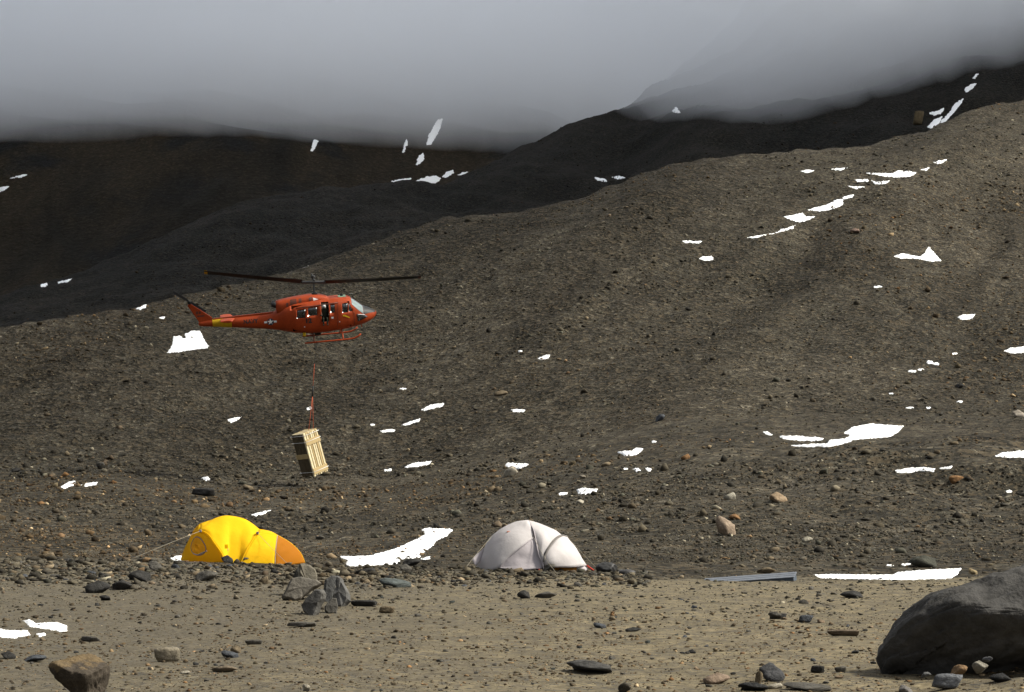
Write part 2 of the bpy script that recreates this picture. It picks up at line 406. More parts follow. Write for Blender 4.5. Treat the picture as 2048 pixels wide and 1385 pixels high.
# ------------------------------------------------------------------ loose rubble too small to pick apart
rng = np.random.default_rng(7)
def ico(sub):
    bm = bmesh.new(); bmesh.ops.create_icosphere(bm, subdivisions=sub, radius=0.5)
    bm.verts.ensure_lookup_table()
    V = np.array([v.co[:] for v in bm.verts]); Fc = np.array([[v.index for v in f.verts] for f in bm.faces]); bm.free(); return V, Fc
OCT = (np.array([[.5, 0, 0], [-.5, 0, 0], [0, .5, 0], [0, -.5, 0], [0, 0, .5], [0, 0, -.5]]),
       np.array([[0, 2, 4], [2, 1, 4], [1, 3, 4], [3, 0, 4], [2, 0, 5], [1, 2, 5], [3, 1, 5], [0, 3, 5]]))
ICO1 = ico(1); ICO2 = ico(2)
PAL = np.array([(.045, .042, .036), (.060, .055, .045), (.078, .070, .054), (.10, .087, .064), (.085, .085, .070), (.14, .115, .082), (.16, .11, .065), (.26, .24, .19), (.12, .095, .07)])
PAL = PAL * np.array([0.72, 0.695, 0.635])
PW = np.array([.23, .20, .18, .13, .09, .07, .012, .035, .05]); PW = PW / PW.sum()

def heap(name, x, y, size, shape, label, flat=0.6, pal=PAL, pw=PW):
    Vb, Fb = shape; n = len(x); k = len(Vb)
    base = np.repeat(Vb[None], n, 0) * (1 + rng.uniform(-0.42, 0.30, (n, k, 1)))
    base = base + rng.normal(0, 0.06, (n, k, 3))
    sc = np.stack([rng.uniform(0.75, 1.35, n), rng.uniform(0.7, 1.2, n), rng.uniform(0.35, 0.95, n) * flat / 0.6], -1)
    base = base * (sc * size[:, None])[:, None, :]
    a = rng.uniform(0, 2 * np.pi, n); tl = rng.normal(0, 0.25, n)
    ct, st = np.cos(tl), np.sin(tl)
    Xr = base[..., 0] * ct[:, None] - base[..., 2] * st[:, None]; Zr = base[..., 0] * st[:, None] + base[..., 2] * ct[:, None]
    ca, sa = np.cos(a)[:, None], np.sin(a)[:, None]
    P = np.stack([Xr * ca - base[..., 1] * sa, Xr * sa + base[..., 1] * ca, Zr], -1)
    z = zat(x, y) + size * sc[:, 2] * rng.uniform(0.0, 0.28, n)
    P += np.stack([x, y, z], -1)[:, None, :]
    Fc = (Fb[None] + (np.arange(n) * k)[:, None, None]).reshape(-1, 3)
    me = fast_mesh(name, P.reshape(-1, 3), Fc)
    C = pal[rng.choice(len(pal), n, p=pw)] * np.exp(rng.normal(0, 0.35, (n, 1)))
    wm = sstep(0.0, 0.5, fbm(x * 0.035, y * 0.03, 3, 81))[:, None]; C = C * (1 + wm * np.array([[0.35, 0.12, -0.1]]))   # browner debris in places
    point_colors(me, np.repeat(C, k, 0))
    return tag(link(name, me, M_HEAP), label, 'rubble', kind='stuff')

def scatter(n, r0, r1, layer, px0=-120, px1=2170):
    """random places on the land, spread evenly over the photograph's rows r0..r1"""
    px = rng.uniform(px0, px1, n); row = rng.uniform(r0, r1, n)
    u, v = uv(px, row); a, b = LAYER[layer]
    j = np.clip(np.searchsorted(us, u), 0, ncol - 1)
    tab = np.maximum.accumulate(VG[a:b + 1], axis=0); y = np.full(n, np.nan)
    for jj in np.unique(j):
        s = np.where(j == jj)[0]
        yy = np.interp(v[s], tab[:, jj], YG[a:b + 1, jj], right=np.nan); y[s] = yy
    ok = ~np.isnan(y) & (y > KY[0, 0] + 3)
    return (u * y)[ok], y[ok], px[ok], row[ok]

def clump(x, y, s, thr, seed, keep=0.25):
    xr, yr = x * 0.42 + y * 0.906, x * 0.906 - y * 0.42
    n = fbm(xr * s * 0.5, yr * s * 1.8, 3, seed)
    return (n > thr) | (rng.random(len(x)) < keep)

def scr(name, n, r0, r1, layer, ymin, s, thr, seed, keep, a, al, mul, mx, lo, hi, shape, label, **kw):
    x, y, px, row = scatter(n, r0, r1, layer); k = (y > ymin) & clump(x, y, s, thr, seed, keep); x, y = x[k], y[k]
    sz = (a + rng.pareto(al, len(x)) * mul).clip(0, mx) * y / F
    heap(name, x, y, sz.clip(lo, hi), shape, label, **kw)
# the slope: many little stones and fewer big ones
x, y, px, row = scatter(84000, 180, 1125, 'slope'); k = (y > 50) & clump(x, y, 0.05, 0.05, 71, 0.5); x, y = x[k], y[k]
sz = (1.6 + rng.pareto(2.6, len(x)) * 1.6).clip(0, 9) * y / F
heap('scree', x, y, sz.clip(0.05, 0.6), OCT, 'small dark stones covering the whole slope behind the tents')
x, y, px, row = scatter(12000, 180, 1125, 'slope'); k = (y > 50) & clump(x, y, 0.06, 0.15, 72, 0.12); x, y = x[k], y[k]
sz = (4 + rng.pareto(2.4, len(x)) * 3).clip(0, 15) * y / F
heap('scree', x, y, sz.clip(0.08, 0.75), ICO1, 'larger mixed stones strewn over the slope behind the tents')
scr('scree', 30000, 930, 1128, 'slope', 47, 0.08, 0.0, 75, 0.45, 2.2, 2.4, 2.2, 12, 0.04, 0.6, OCT, 'dark stones on the low rubble just behind the tents')
scr('scree', 5200, 900, 1128, 'slope', 47, 0.09, 0.08, 76, 0.25, 5, 2.2, 4, 22, 0.06, 0.8, ICO1, 'bigger mixed stones on the low rubble just behind the tents')
x, y, px, row = scatter(15000, 230, 640, 'ridge'); k = clump(x, y, 0.02, 0.0, 73, 0.3); x, y = x[k], y[k]
sz = (1.5 + rng.pareto(2.6, len(x)) * 1.6).clip(0, 7) * y / F
SHADE_PAL = PAL * 0.3; DPW = np.array([.3, .25, .2, .1, .1, .03, .01, .005, .02]); DPW = DPW / DPW.sum()  # same stone colours darkened to hold the cloud's shade
heap('scree', x, y, sz, OCT, 'stones on the ridge below the cloud, its shade in their dark colour', pal=SHADE_PAL, pw=DPW)
# foreground grit
x, y, px, row = scatter(32000, 1120, 1400, 'ground'); k = (y < 56) & clump(x, y, 0.7, 0.05, 74, 0.45); x, y = x[k], y[k]
sz = (2.0 + rng.pareto(2.0, len(x)) * 2.2).clip(0, 11) * y / F
GPW = np.array([.2, .22, .18, .14, .1, .06, .02, .03, .05]); GPW = GPW / GPW.sum()
heap('gravel', x, y, sz, ICO1, 'small stones and grit scattered over the sandy ground', 0.45, pw=GPW)
# the rubble bank in front of the tents
x, y, px, row = scatter(9500, 1112, 1184, 'ground', -100, 1300)
cen = np.interp(px, [0, 300, 600, 900, 1250], [1135, 1143, 1150, 1152, 1153]); wid = np.interp(px, [0, 600, 1250], [26, 20, 14])
k = (rng.random(len(x)) < np.exp(-((row - cen) / wid) ** 2)) & (y < 46.0); x, y = x[k], y[k]
sz = (4 + rng.pareto(2.0, len(x)) * 4.5).clip(0, 22) * y / F
heap('rubble_bank', x, y, sz, ICO1, 'low bank of dark flat stones in front of the two tents', 0.45, pw=GPW)

# ------------------------------------------------------------------ snow patches
def densify(poly, step, jit, seed):
    out = []
    r = np.random.default_rng(seed)
    for (ax, ay), (bx, by) in zip(poly, poly[1:] + poly[:1]):
        L = math.hypot(bx - ax, by - ay); n = max(1, int(L / step))
        for i in range(n):
            t = i / n; j = 0 if i == 0 else 1
            out.append((ax + (bx - ax) * t + j * r.normal(0, jit), ay + (by - ay) * t + j * r.normal(0, jit * 0.6)))
    return np.array(out)

def snow(poly, label, layer='slope', thick=None, group=None, seed=[100]):
    seed[0] += 1
    P = densify(poly, 3.0, 0.7, seed[0])
    x0, y0 = P.min(0) - 3; x1, y1 = P.max(0) + 3
    st = 1.0 if max(x1 - x0, y1 - y0) < 130 else 1.8
    gx = np.arange(x0, x1, st); gy = np.arange(y0, y1, st * 0.6)
    if layer == 'ground': gy = np.arange(y0, y1, st)
    X, Y = np.meshgrid(gx, gy); q = np.stack([X.ravel(), Y.ravel()], -1)
    a = P; b = np.roll(P, -1, 0)
    inside = np.zeros(len(q), bool); d2 = np.full(len(q), 1e9)
    for (ax, ay), (bx, by) in zip(a, b):
        c = ((ay > q[:, 1]) != (by > q[:, 1])) & (q[:, 0] < (bx - ax) * (q[:, 1] - ay) / (by - ay + 1e-12) + ax); inside ^= c
        L2 = (bx - ax) ** 2 + (by - ay) ** 2 + 1e-9; t = np.clip(((q[:, 0] - ax) * (bx - ax) + (q[:, 1] - ay) * (by - ay)) / L2, 0, 1)
        d2 = np.minimum(d2, (q[:, 0] - ax - t * (bx - ax)) ** 2 + (q[:, 1] - ay - t * (by - ay)) ** 2)
    d = np.sqrt(d2) * np.where(inside, 1, -1)
    d = d + 1.0 * fbm(q[:, 0] * 0.22, q[:, 1] * 0.4, 3, seed[0])
    wx, wy, wz = hit(q[:, 0], q[:, 1], layer)
    cm = wy / F
    th = thick if thick else 1.2 * float(np.median(cm)) + 0.03
    off = np.clip((d + 0.3) * 0.9 * cm, -0.35 * th - 0.05, th) * 1.0
    off = np.where(d > 1.5, off + 0.35 * th * fbm(wx * 0.8, wy * 0.8, 2, 91), off)
    keep = (d > -1.6).reshape(X.shape)
    idx = np.arange(X.size).reshape(X.shape)
    fk = keep[:-1, :-1] & keep[1:, :-1] & keep[1:, 1:] & keep[:-1, 1:]
    Fc = np.stack([idx[:-1, :-1], idx[1:, :-1], idx[1:, 1:], idx[:-1, 1:]], -1)[fk]
    if len(Fc) == 0: return
    used = np.unique(Fc); rm = np.full(X.size, -1); rm[used] = np.arange(len(used))
    V = np.stack([wx, wy, wz + off], -1)[used]; cen = V.mean(0)
    me = fast_mesh('snow_patch', V - cen, rm[Fc], True)
    ob = link('snow_patch', me, M_SNOW); ob.location = cen
    return tag(ob, label, 'snow patch', group or 'snow patches left on the rubble')

S = [
 ([(334,706),(345,690),(347,674),(360,672),(372,680),(370,668),(385,662),(400,663),(405,672),(411,686),(418,692),(415,697),(385,700),(360,704)], 'large blocky snow patch just below the tail of the helicopter', 'slope'),
 ([(272,618),(285,612),(288,604),(294,605),(292,614),(282,620)], 'small upright snow patch left of the tail rotor, on the slope crest', 'slope'),
 ([(318,636),(330,634),(328,638)], 'tiny snow patch between helicopter tail and slope crest', 'slope'),
 ([(455,840),(470,836),(483,834),(475,840),(462,846)], 'small snow patch left of the hanging wooden load', 'slope'),
 ([(843,820),(858,811),(888,807),(885,813),(865,818),(848,822)], 'slanting snow streak, upper of the three right of the hanging load', 'slope'),
 ([(803,851),(822,843),(840,838),(838,843),(815,851)], 'slanting snow streak, middle of the three right of the hanging load', 'slope'),
 ([(760,862),(775,860),(790,860),(788,864),(765,865)], 'short thin snow streak, lowest of the three right of the hanging load', 'slope'),
 ([(1022,820),(1035,819),(1050,820),(1048,824),(1026,824)], 'small flat snow patch in mid slope, far above the white tent', 'slope'),
 ([(1076,717),(1088,712),(1100,710),(1096,717),(1082,720)], 'small snow patch high in mid slope right of the helicopter nose', 'slope'),
 ([(808,934),(825,927),(862,923),(858,929),(830,934),(812,937)], 'long slanting snow streak level with the bottom of the hanging load', 'slope'),
 ([(768,940),(783,938),(783,942),(770,943)], 'tiny snow patch at the left end of the streak beside the load', 'slope'),
 ([(1010,931),(1015,926),(1058,929),(1042,938),(1022,940)], 'wedge of snow capping the pale boulder above the white tent', 'slope'),
 ([(1235,905),(1248,902),(1262,903),(1272,896),(1286,898),(1280,906),(1270,911),(1250,912)], 'ragged snow patch above and right of the white tent', 'slope'),
 ([(1265,939),(1276,936),(1281,942),(1274,944)], 'tiny snow patch, left of a pair under the ragged patch', 'slope'),
 ([(1290,936),(1303,938),(1300,943),(1293,941)], 'tiny snow patch, right of a pair under the ragged patch', 'slope'),
 ([(1153,980),(1165,977),(1195,979),(1190,986),(1172,990),(1157,988)], 'oval snow patch directly above the right end of the white tent', 'slope'),
 ([(1116,987),(1136,985),(1134,989),(1118,990)], 'thin snow sliver beside the oval patch above the white tent', 'slope'),
 ([(1560,873),(1590,872),(1648,877),(1640,881),(1600,882),(1568,878)], 'narrow snow strip just left of the largest snow patch on the right', 'slope'),
 ([(1580,892),(1610,890),(1655,887),(1660,880),(1690,878),(1700,872),(1688,866),(1705,855),(1740,848),(1808,853),(1795,865),(1780,874),(1740,877),(1710,880),(1690,887),(1660,894),(1600,894)], 'largest snow patch on the right of the slope, with a long tail', 'slope'),
 ([(1525,864),(1535,864),(1545,870),(1538,871)], 'tiny snow patch left of the narrow strip on the right slope', 'slope'),
 ([(1790,942),(1815,937),(1850,935),(1870,938),(1868,943),(1840,942),(1815,946),(1795,946)], 'low flat snow patch below the largest patch on the right', 'slope'),
 ([(1878,937),(1905,933),(1900,938),(1884,939)], 'thin snow sliver at the right end of the low flat patch', 'slope'),
 ([(1990,912),(2005,906),(2060,900),(2070,914),(2015,916)], 'snow patch cut by the right edge, above the dark boulder', 'slope'),
 ([(2008,703),(2020,697),(2060,692),(2065,705),(2025,707)], 'snow patch cut by the right edge, in the middle of the slope', 'slope'),
 ([(1915,635),(1925,631),(1950,629),(1945,637),(1925,640)], 'small snow patch high on the right, under the wedge shaped one', 'slope'),
 ([(1787,513),(1805,508),(1840,514),(1848,508),(1857,494),(1866,503),(1873,512),(1883,522),(1860,523),(1830,517),(1800,517)], 'wedge shaped snow patch with a peak, high on the right', 'slope'),
 ([(1397,518),(1405,514),(1425,513),(1426,520),(1410,522)], 'small lens shaped snow patch below the left end of the snow chain', 'slope'),
 ([(1365,482),(1380,482),(1405,483),(1400,487),(1370,486)], 'thin level snow streak left of the snow chain', 'slope'),
 ([(1568,434),(1590,430),(1605,426),(1612,434),(1632,433),(1615,441),(1600,445),(1580,440)], 'ragged snow patch low in the chain running up the slope', 'slope'),
 ([(1615,420),(1640,414),(1660,408),(1672,400),(1686,399),(1685,410),(1665,419),(1640,423)], 'crescent of snow in the middle of the chain up the slope', 'slope'),
 ([(1684,396),(1695,392),(1708,390),(1705,395),(1688,399)], 'small snow tip at the upper end of the crescent patch', 'slope'),
 ([(1495,476),(1510,473),(1526,471),(1515,476)], 'thin snow streak at the lowest left end of the snow chain', 'slope'),
 ([(1525,471),(1553,466),(1562,459),(1570,459),(1590,451),(1587,457),(1562,464)], 'broken thin snow streak next up from the end of the chain', 'slope'),
 ([(1733,347),(1760,347),(1785,348),(1795,342),(1815,342),(1832,346),(1820,353),(1790,355),(1760,352)], 'long snow patch at the top of the chain near the crest', 'slope'),
 ([(1711,360),(1735,359),(1738,363),(1715,364)], 'small snow bar below the long patch near the crest', 'slope'),
 ([(1743,361),(1752,365),(1778,362),(1770,368),(1750,369)], 'small hooked snow patch under the long patch near the crest', 'slope'),
 ([(1695,372),(1705,374),(1730,374),(1710,378)], 'thin snow curl above the tip of the crescent patch', 'slope'),
 ([(1602,343),(1615,340),(1628,342),(1615,347)], 'small isolated snow patch left of the long patch near the crest', 'slope'),
 ([(1663,339),(1680,337),(1695,336),(1682,341)], 'faint snow thread between two patches near the crest', 'slope'),
 ([(1868,325),(1893,320),(1886,326),(1875,327)], 'small snow patch farthest up the right of the chain', 'slope'),
 ([(1842,340),(1858,336),(1852,342)], 'tiny snow patch right of the long patch near the crest', 'slope'),
 ([(680,1113),(705,1113),(740,1112),(770,1104),(790,1098),(820,1085),(850,1070),(842,1060),(858,1056),(906,1060),(895,1072),(872,1082),(866,1092),(850,1103),(838,1116),(800,1118),(800,1128),(760,1130),(700,1133),(690,1125)], 'big bright snow patch on the ground between the two tents', 'slope'),
 ([(842,1118),(860,1113),(861,1118),(848,1120)], 'tiny snow patch at the right end of the one between the tents', 'slope'),
 ([(503,1030),(515,1026),(542,1021),(530,1028),(512,1033)], 'narrow snow patch just above the roof of the yellow tent', 'slope'),
 ([(122,974),(138,964),(150,962),(148,970),(130,977)], 'left half of a split snow patch low on the left slope', 'slope'),
 ([(162,970),(178,967),(195,965),(192,970),(170,973)], 'right half of a split snow patch low on the left slope', 'slope'),
 ([(402,957),(412,954),(423,958),(413,962)], 'tiny snow patch above the yellow tent, left of the load', 'slope'),
 ([(341,1117),(358,1112),(372,1114),(370,1121),(348,1121)], 'scrap of snow at the left foot of the yellow tent', 'slope'),
 ([(1625,1150),(1660,1149),(1720,1150),(1785,1150),(1795,1145),(1860,1140),(1923,1137),(1915,1150),(1900,1158),(1800,1160),(1700,1158),(1640,1156)], 'long flat snow strip behind the dark boulder on the right', 'slope'),
 ([(1798,1130),(1815,1127),(1822,1128),(1812,1132)], 'tiny snow patch above the long strip behind the boulder', 'slope'),
 ([(46,1242),(60,1240),(70,1247),(115,1245),(133,1252),(135,1262),(120,1264),(105,1260),(60,1254)], 'grainy snow patch on the sand at left, farther of the pair', 'ground'),
 ([(-20,1255),(20,1262),(55,1262),(60,1270),(30,1277),(-20,1273)], 'grainy snow patch cut by the left edge, on the sand', 'ground'),
 ([(72,1268),(88,1266),(92,1271),(78,1274)], 'little snow crumb beside the two snow patches on the sand', 'ground'),
 ([(80,571),(94,566),(95,571),(84,574)], 'small snow patch on the dark left ridge crest, lower of two', 'ridge'),
 ([(116,565),(130,561),(143,558),(136,564),(118,568)], 'small snow streak on the dark left ridge crest, upper of two', 'ridge'),
 ([(1190,356),(1210,358),(1213,362),(1195,361)], 'thin snow bar on the dark spur, left of two above the slope crest', 'ridge'),
 ([(1224,355),(1238,352),(1251,356),(1232,359)], 'thin snow bar on the dark spur, right of two above the slope crest', 'ridge'),
 ([(1344,225),(1350,215),(1356,218),(1361,226)], 'small pale snow triangle at the lower edge of the cloud', 'ridge'),
 ([(1855,254),(1868,240),(1886,233),(1877,248),(1862,257)], 'lowest snow strip in the gully at upper right', 'ridge'),
 ([(1872,256),(1884,240),(1898,226),(1912,206),(1927,198),(1918,214),(1902,232),(1886,250)], 'long slanting snow strip in the gully at upper right', 'ridge'),
 ([(1858,226),(1875,222),(1889,216),(1882,228),(1868,232)], 'snow wedge left of the long strip in the upper right gully', 'ridge'),
 ([(1929,178),(1940,170),(1953,167),(1945,178),(1932,185)], 'snow patch higher in the gully at upper right', 'ridge'),
 ([(1944,157),(1952,148),(1957,149),(1950,158)], 'faint snow scrap at the top of the upper right gully', 'ridge'),
 ([(853,290),(858,270),(866,255),(876,240),(886,238),(878,262),(868,280),(862,290)], 'snow chute running up from the dark rocks into the cloud', 'mountain'),
 ([(832,330),(838,312),(846,306),(848,318),(840,328)], 'short snow strip under the chute that enters the cloud', 'mountain'),
 ([(824,366),(835,361),(852,354),(872,352),(882,358),(872,366),(850,369)], 'bright snow patch at the foot of the snow chute', 'mountain'),
 ([(783,363),(800,359),(823,357),(815,363),(792,366)], 'thin snow patch left of the bright one under the chute', 'mountain'),
 ([(884,354),(893,345),(906,341),(908,346),(892,356)], 'snow scrap right of the bright patch under the chute', 'mountain'),
 ([(915,350),(928,345),(936,345),(926,350)], 'last small snow scrap at right under the chute', 'mountain'),
 ([(804,306),(808,290),(814,278),(816,284),(810,304)], 'thin snow thread left of the chute that enters the cloud', 'mountain'),
 ([(621,302),(628,280),(637,282),(632,292),(626,304)], 'faint snow scrap under the cloud, above the rotor mast', 'mountain'),
 ([(-10,376),(18,373),(10,380),(-10,388)], 'snow streak cut by the left edge under the cloud', 'mountain'),
 ([(20,357),(44,350),(56,350),(40,355)], 'thin snow line near the left edge under the cloud', 'mountain'),
]
for poly, lab, lay in S: snow(poly, lab, lay)
dots = [(1824,743,9,2.2),(1842,740,6,2),(1859,725,6,3),(1872,728,6,2),(1910,708,5,2),(1920,804,6,2),(1857,816,5,1.6),(1820,816,7,1.6),(1782,788,5,1.5),(1756,574,8,2),(612,526,6,1.6),(617,818,4,2),
        (745,850,5,1.5),(805,778,6,1.5),(1040,703,4,2),(1308,884,5,2),(1252,938,4,1.5),(1780,1131,6,1.6),(2018,981,6,1.8)]
for (cx, cy, rx, ry) in dots:
    pl = [(cx + rx * math.cos(a) * (0.8 + 0.4 * hash2(np.int64(cx), np.int64(a * 9), 5)), cy + ry * math.sin(a)) for a in np.linspace(0, 2 * np.pi, 9)[:-1]]
    snow(pl, 'tiny scrap of snow between stones on the slope, a few steps long', 'slope', group='tiny snow scraps on the slope')

# ------------------------------------------------------------------ small modelling helpers
def tube(pts, r, n=8, cap=True):
    pts = [Vector(p) for p in pts]; rr = r if isinstance(r, (list, tuple)) else [r] * len(pts)
    V = []; Fc = []
    for i, p in enumerate(pts):
        d = (pts[min(i + 1, len(pts) - 1)] - pts[max(i - 1, 0)]).normalized()
        a = d.orthogonal().normalized() if i == 0 else (a - d * a.dot(d)).normalized()
        b = d.cross(a)
        for k in range(n):
            t = 2 * math.pi * k / n; V.append(p + (a * math.cos(t) + b * math.sin(t)) * rr[i])
    for i in range(len(pts) - 1):
        for k in range(n):
            Fc.append((i * n + k, i * n + (k + 1) % n, (i + 1) * n + (k + 1) % n, (i + 1) * n + k))
    if cap: Fc.append(tuple(range(n))[::-1]); Fc.append(tuple(range((len(pts) - 1) * n, len(pts) * n)))
    return V, Fc

def tube_obj(name, pts, r, mat, parent=None, n=8):
    V, Fc = tube(pts, r, n); return link(name, mesh(name, V, Fc, True), mat, parent)

def box_mesh(name, lo, hi, bev=0.0):
    bm = bmesh.new(); bmesh.ops.create_cube(bm, size=1.0)
    for v in bm.verts: v.co = Vector([(lo[i] + hi[i]) / 2 + v.co[i] * (hi[i] - lo[i]) for i in range(3)])
    if bev: bmesh.ops.bevel(bm, geom=bm.edges[:], offset=bev, segments=1, affect='EDGES')
    me = bpy.data.meshes.new(name); bm.to_mesh(me); bm.free(); return me

def box(name, lo, hi, mat, parent=None, bev=0.0): return link(name, box_mesh(name, lo, hi, bev), mat, parent)

def prism(name, poly, y0, y1, mat, parent=None):
    """polygon in x,z pushed from y0 to y1"""
    n = len(poly); V = [(x, y0, z) for x, z in poly] + [(x, y1, z) for x, z in poly]
    Fc = [tuple(range(n)), tuple(range(2 * n - 1, n - 1, -1))] + [(i, i + n, (i + 1) % n + n, (i + 1) % n) for i in range(n)]
    bm = bmesh.new(); bm.from_mesh(mesh(name, V, Fc)); bmesh.ops.recalc_face_normals(bm, faces=bm.faces)
    me = bpy.data.meshes.new(name); bm.to_mesh(me); bm.free()
    return link(name, me, mat, parent)

def baked(ob):
    dg = bpy.context.evaluated_depsgraph_get(); dg.update()
    return bpy.data.meshes.new_from_object(ob.evaluated_get(dg), depsgraph=dg)

def text_mesh(body, size):
    cu = bpy.data.curves.new('lettering', 'FONT'); cu.body = body; cu.size = size; cu.align_x = 'CENTER'; cu.align_y = 'CENTER'; cu.offset = 0.012 * size / 0.3
    ob = bpy.data.objects.new('lettering', cu); COL.objects.link(ob); me = baked(ob); bpy.data.objects.remove(ob)
    return me

# ------------------------------------------------------------------ the helicopter
def mat_paint(name, col):
    t = NT(name); c = t.coord(); n = t.noise(c, 1.6, 6, 0.65)
    k = t.mix(t.ramp(n, [(0.35, 0.0), (0.7, 0.55)]), col, tuple(x * 0.55 for x in col))
    sp = t.ramp(t.noise(c, 14, 4, 0.7), [(0.3, 0.78), (0.6, 1.08)])
    return t.bsdf(t.mix(1.0, k, sp, 'MULTIPLY'), 0.62, t.bump(t.noise(c, 3, 3), 0.08, 0.03), Specular_IOR_Level=0.25)
M_ORANGE = mat_paint('orange red paint', (0.36, 0.047, 0.006)); M_YELLOW = mat_paint('yellow paint', (0.66, 0.40, 0.010))
M_BLACK = plain('flat black paint', (0.012, 0.012, 0.012), 0.6); M_NAVY = plain('dark blue paint', (0.012, 0.016, 0.035), 0.5)
M_WHITE = plain('white paint', (0.78, 0.78, 0.76), 0.5); M_STEEL = plain('grey metal', (0.13, 0.13, 0.13), 0.45, Metallic=0.6)
M_GRIME = plain('sooty paint', (0.10, 0.022, 0.008), 0.7, 0.4); M_DARK = plain('dark cabin lining', (0.010, 0.010, 0.010), 0.9)
M_BLADE = plain('blade paint', (0.010, 0.009, 0.007), 0.75)
M_GREENISH = plain('pale green marking', (0.25, 0.42, 0.28), 0.6)
def mat_glass(name, tint, fac):
    t = NT(name); g = t.n('ShaderNodeBsdfGlossy'); g.inputs['Roughness'].default_value = 0.22; g.inputs['Color'].default_value = (0.9, 0.9, 0.9, 1)
    tr = t.n('ShaderNodeBsdfTransparent'); tr.inputs['Color'].default_value = (*tint, 1)
    lw = t.n('ShaderNodeLayerWeight'); lw.inputs['Blend'].default_value = 0.35
    m = t.n('ShaderNodeMixShader'); t.put(m.inputs[0], t.math('ADD', t.math('MULTIPLY', lw.outputs['Fresnel'], 0.8), fac)); t.put(m.inputs[1], tr.outputs[0]); t.put(m.inputs[2], g.outputs[0])
    t.t.links.new(m.outputs[0], t.out.inputs[0]); return t.m
M_GLASS = mat_glass('window glass', (0.55, 0.60, 0.62), 0.08)

HP = R(6.0)                                       # nose up angle in the photograph
def hl(px, row):
    """photograph pixel -> x, z on the helicopter's own side view (metres)"""
    dx, dz = px - 632.0, 625.0 - row
    return ((dx * math.cos(HP) + dz * math.sin(HP)) / 29.2, (-dx * math.sin(HP) + dz * math.cos(HP)) / 29.2)
def h1(x, y): return hl(360 + x / 7.877, 530 + y / 7.877)
def h2(x, y): return hl(560 + x / 6.4, 530 + y / 6.4)

ST = np.array([  # x, bottom, top, half width, squareness
 (4.14, -0.44, -0.36, 0.04, 2.2), (4.08, -0.58, -0.26, 0.20, 2.2), (3.9, -0.74, -0.14, 0.42, 2.3), (3.6, -0.91, 0.02, 0.66, 2.4), (3.22, -1.03, 0.17, 0.86, 2.5), (2.8, -1.12, 0.52, 1.02, 2.8),
 (2.34, -1.19, 0.90, 1.14, 3.2), (2.1, -1.22, 0.95, 1.19, 3.6), (1.5, -1.27, 0.97, 1.26, 4.0), (0.5, -1.33, 0.96, 1.29, 4.0), (-0.6, -1.32, 0.93, 1.28, 3.8), (-1.5, -1.22, 0.88, 1.18, 3.4),
 (-2.1, -1.10, 0.74, 0.98, 3.0), (-2.6, -0.97, 0.46, 0.74, 2.6), (-3.0, -0.90, 0.24, 0.58, 2.4), (-3.6, -0.80, 0.19, 0.48, 2.3), (-5.4, -0.55, 0.17, 0.36, 2.2), (-7.0, -0.34, 0.16, 0.25, 2.1), (-7.9, -0.24, 0.08, 0.14, 2.0), (-8.0, -0.16, 0.0, 0.05, 2.0)])
def st(x):
    xs = ST[::-1, 0]; return [np.interp(x, xs, ST[::-1, i]) for i in range(1, 5)]
def ring(x, n=40):
    b, t, hw, e = st(x); zc = (b + t) / 2; hh = (t - b) / 2
    a = np.linspace(0, 2 * np.pi, n, endpoint=False)
    c, s = np.cos(a), np.sin(a)
    return np.stack([np.full(n, x), hw * np.sign(c) * np.abs(c) ** (2 / e), zc + hh * np.sign(s) * np.abs(s) ** (2 / e)], -1)
def side_y(x, z):
    b, t, hw, e = st(x); zc = (b + t) / 2; hh = (t - b) / 2
    q = np.clip(np.abs((z - zc) / hh), 0, 0.985); return -hw * (1 - q ** e) ** (1 / e)

def hull_mesh(xs, n=40):
    P = np.stack([ring(x, n) for x in xs])
    me = grid_mesh('fuselage', P, True, True)
    bm = bmesh.new(); bm.from_mesh(me); bm.verts.ensure_lookup_table()
    bm.faces.new([bm.verts[i] for i in range(n)]); bm.faces.new([bm.verts[i] for i in range((len(xs) - 1) * n, len(xs) * n)])
    bmesh.ops.recalc_face_normals(bm, faces=bm.faces); bm.to_mesh(me); bm.free(); return me

def patch(name, c4, mat, parent, off=0.012, n=6, side=1, thick=0.012):
    """a panel on the fuselage's side: c4 = four (x,z) corners"""
    c4 = [np.array(c) for c in c4]; P = []
    for i in range(n + 1):
        row = []
        for j in range(n + 1):
            s, t = i / n, j / n
            q = (1 - s) * ((1 - t) * c4[0] + t * c4[1]) + s * ((1 - t) * c4[3] + t * c4[2])
            row.append((q[0], side * (side_y(q[0], q[1]) - off), q[1]))
        P.append(row)
    ob = link(name, grid_mesh(name, np.array(P), True), mat, parent)
    if thick: m = ob.modifiers.new('thickness', 'SOLIDIFY'); m.thickness = thick; m.offset = -1 if side == 1 else 1
    return ob

def decal(name, me, x, z, mat, parent, ang=0.0, off=0.016):
    for v in me.vertices:
        a, b = v.co.x, v.co.y
        xx = x + a * math.cos(ang) - b * math.sin(ang); zz = z + a * math.sin(ang) + b * math.cos(ang)
        v.co = (xx, side_y(xx, zz) - off, zz)
    me.materials.clear(); return link(name, me, mat, parent)

def flat_poly(pts):
    return mesh('marking', [(x, y, 0) for x, y in pts], [tuple(range(len(pts)))])

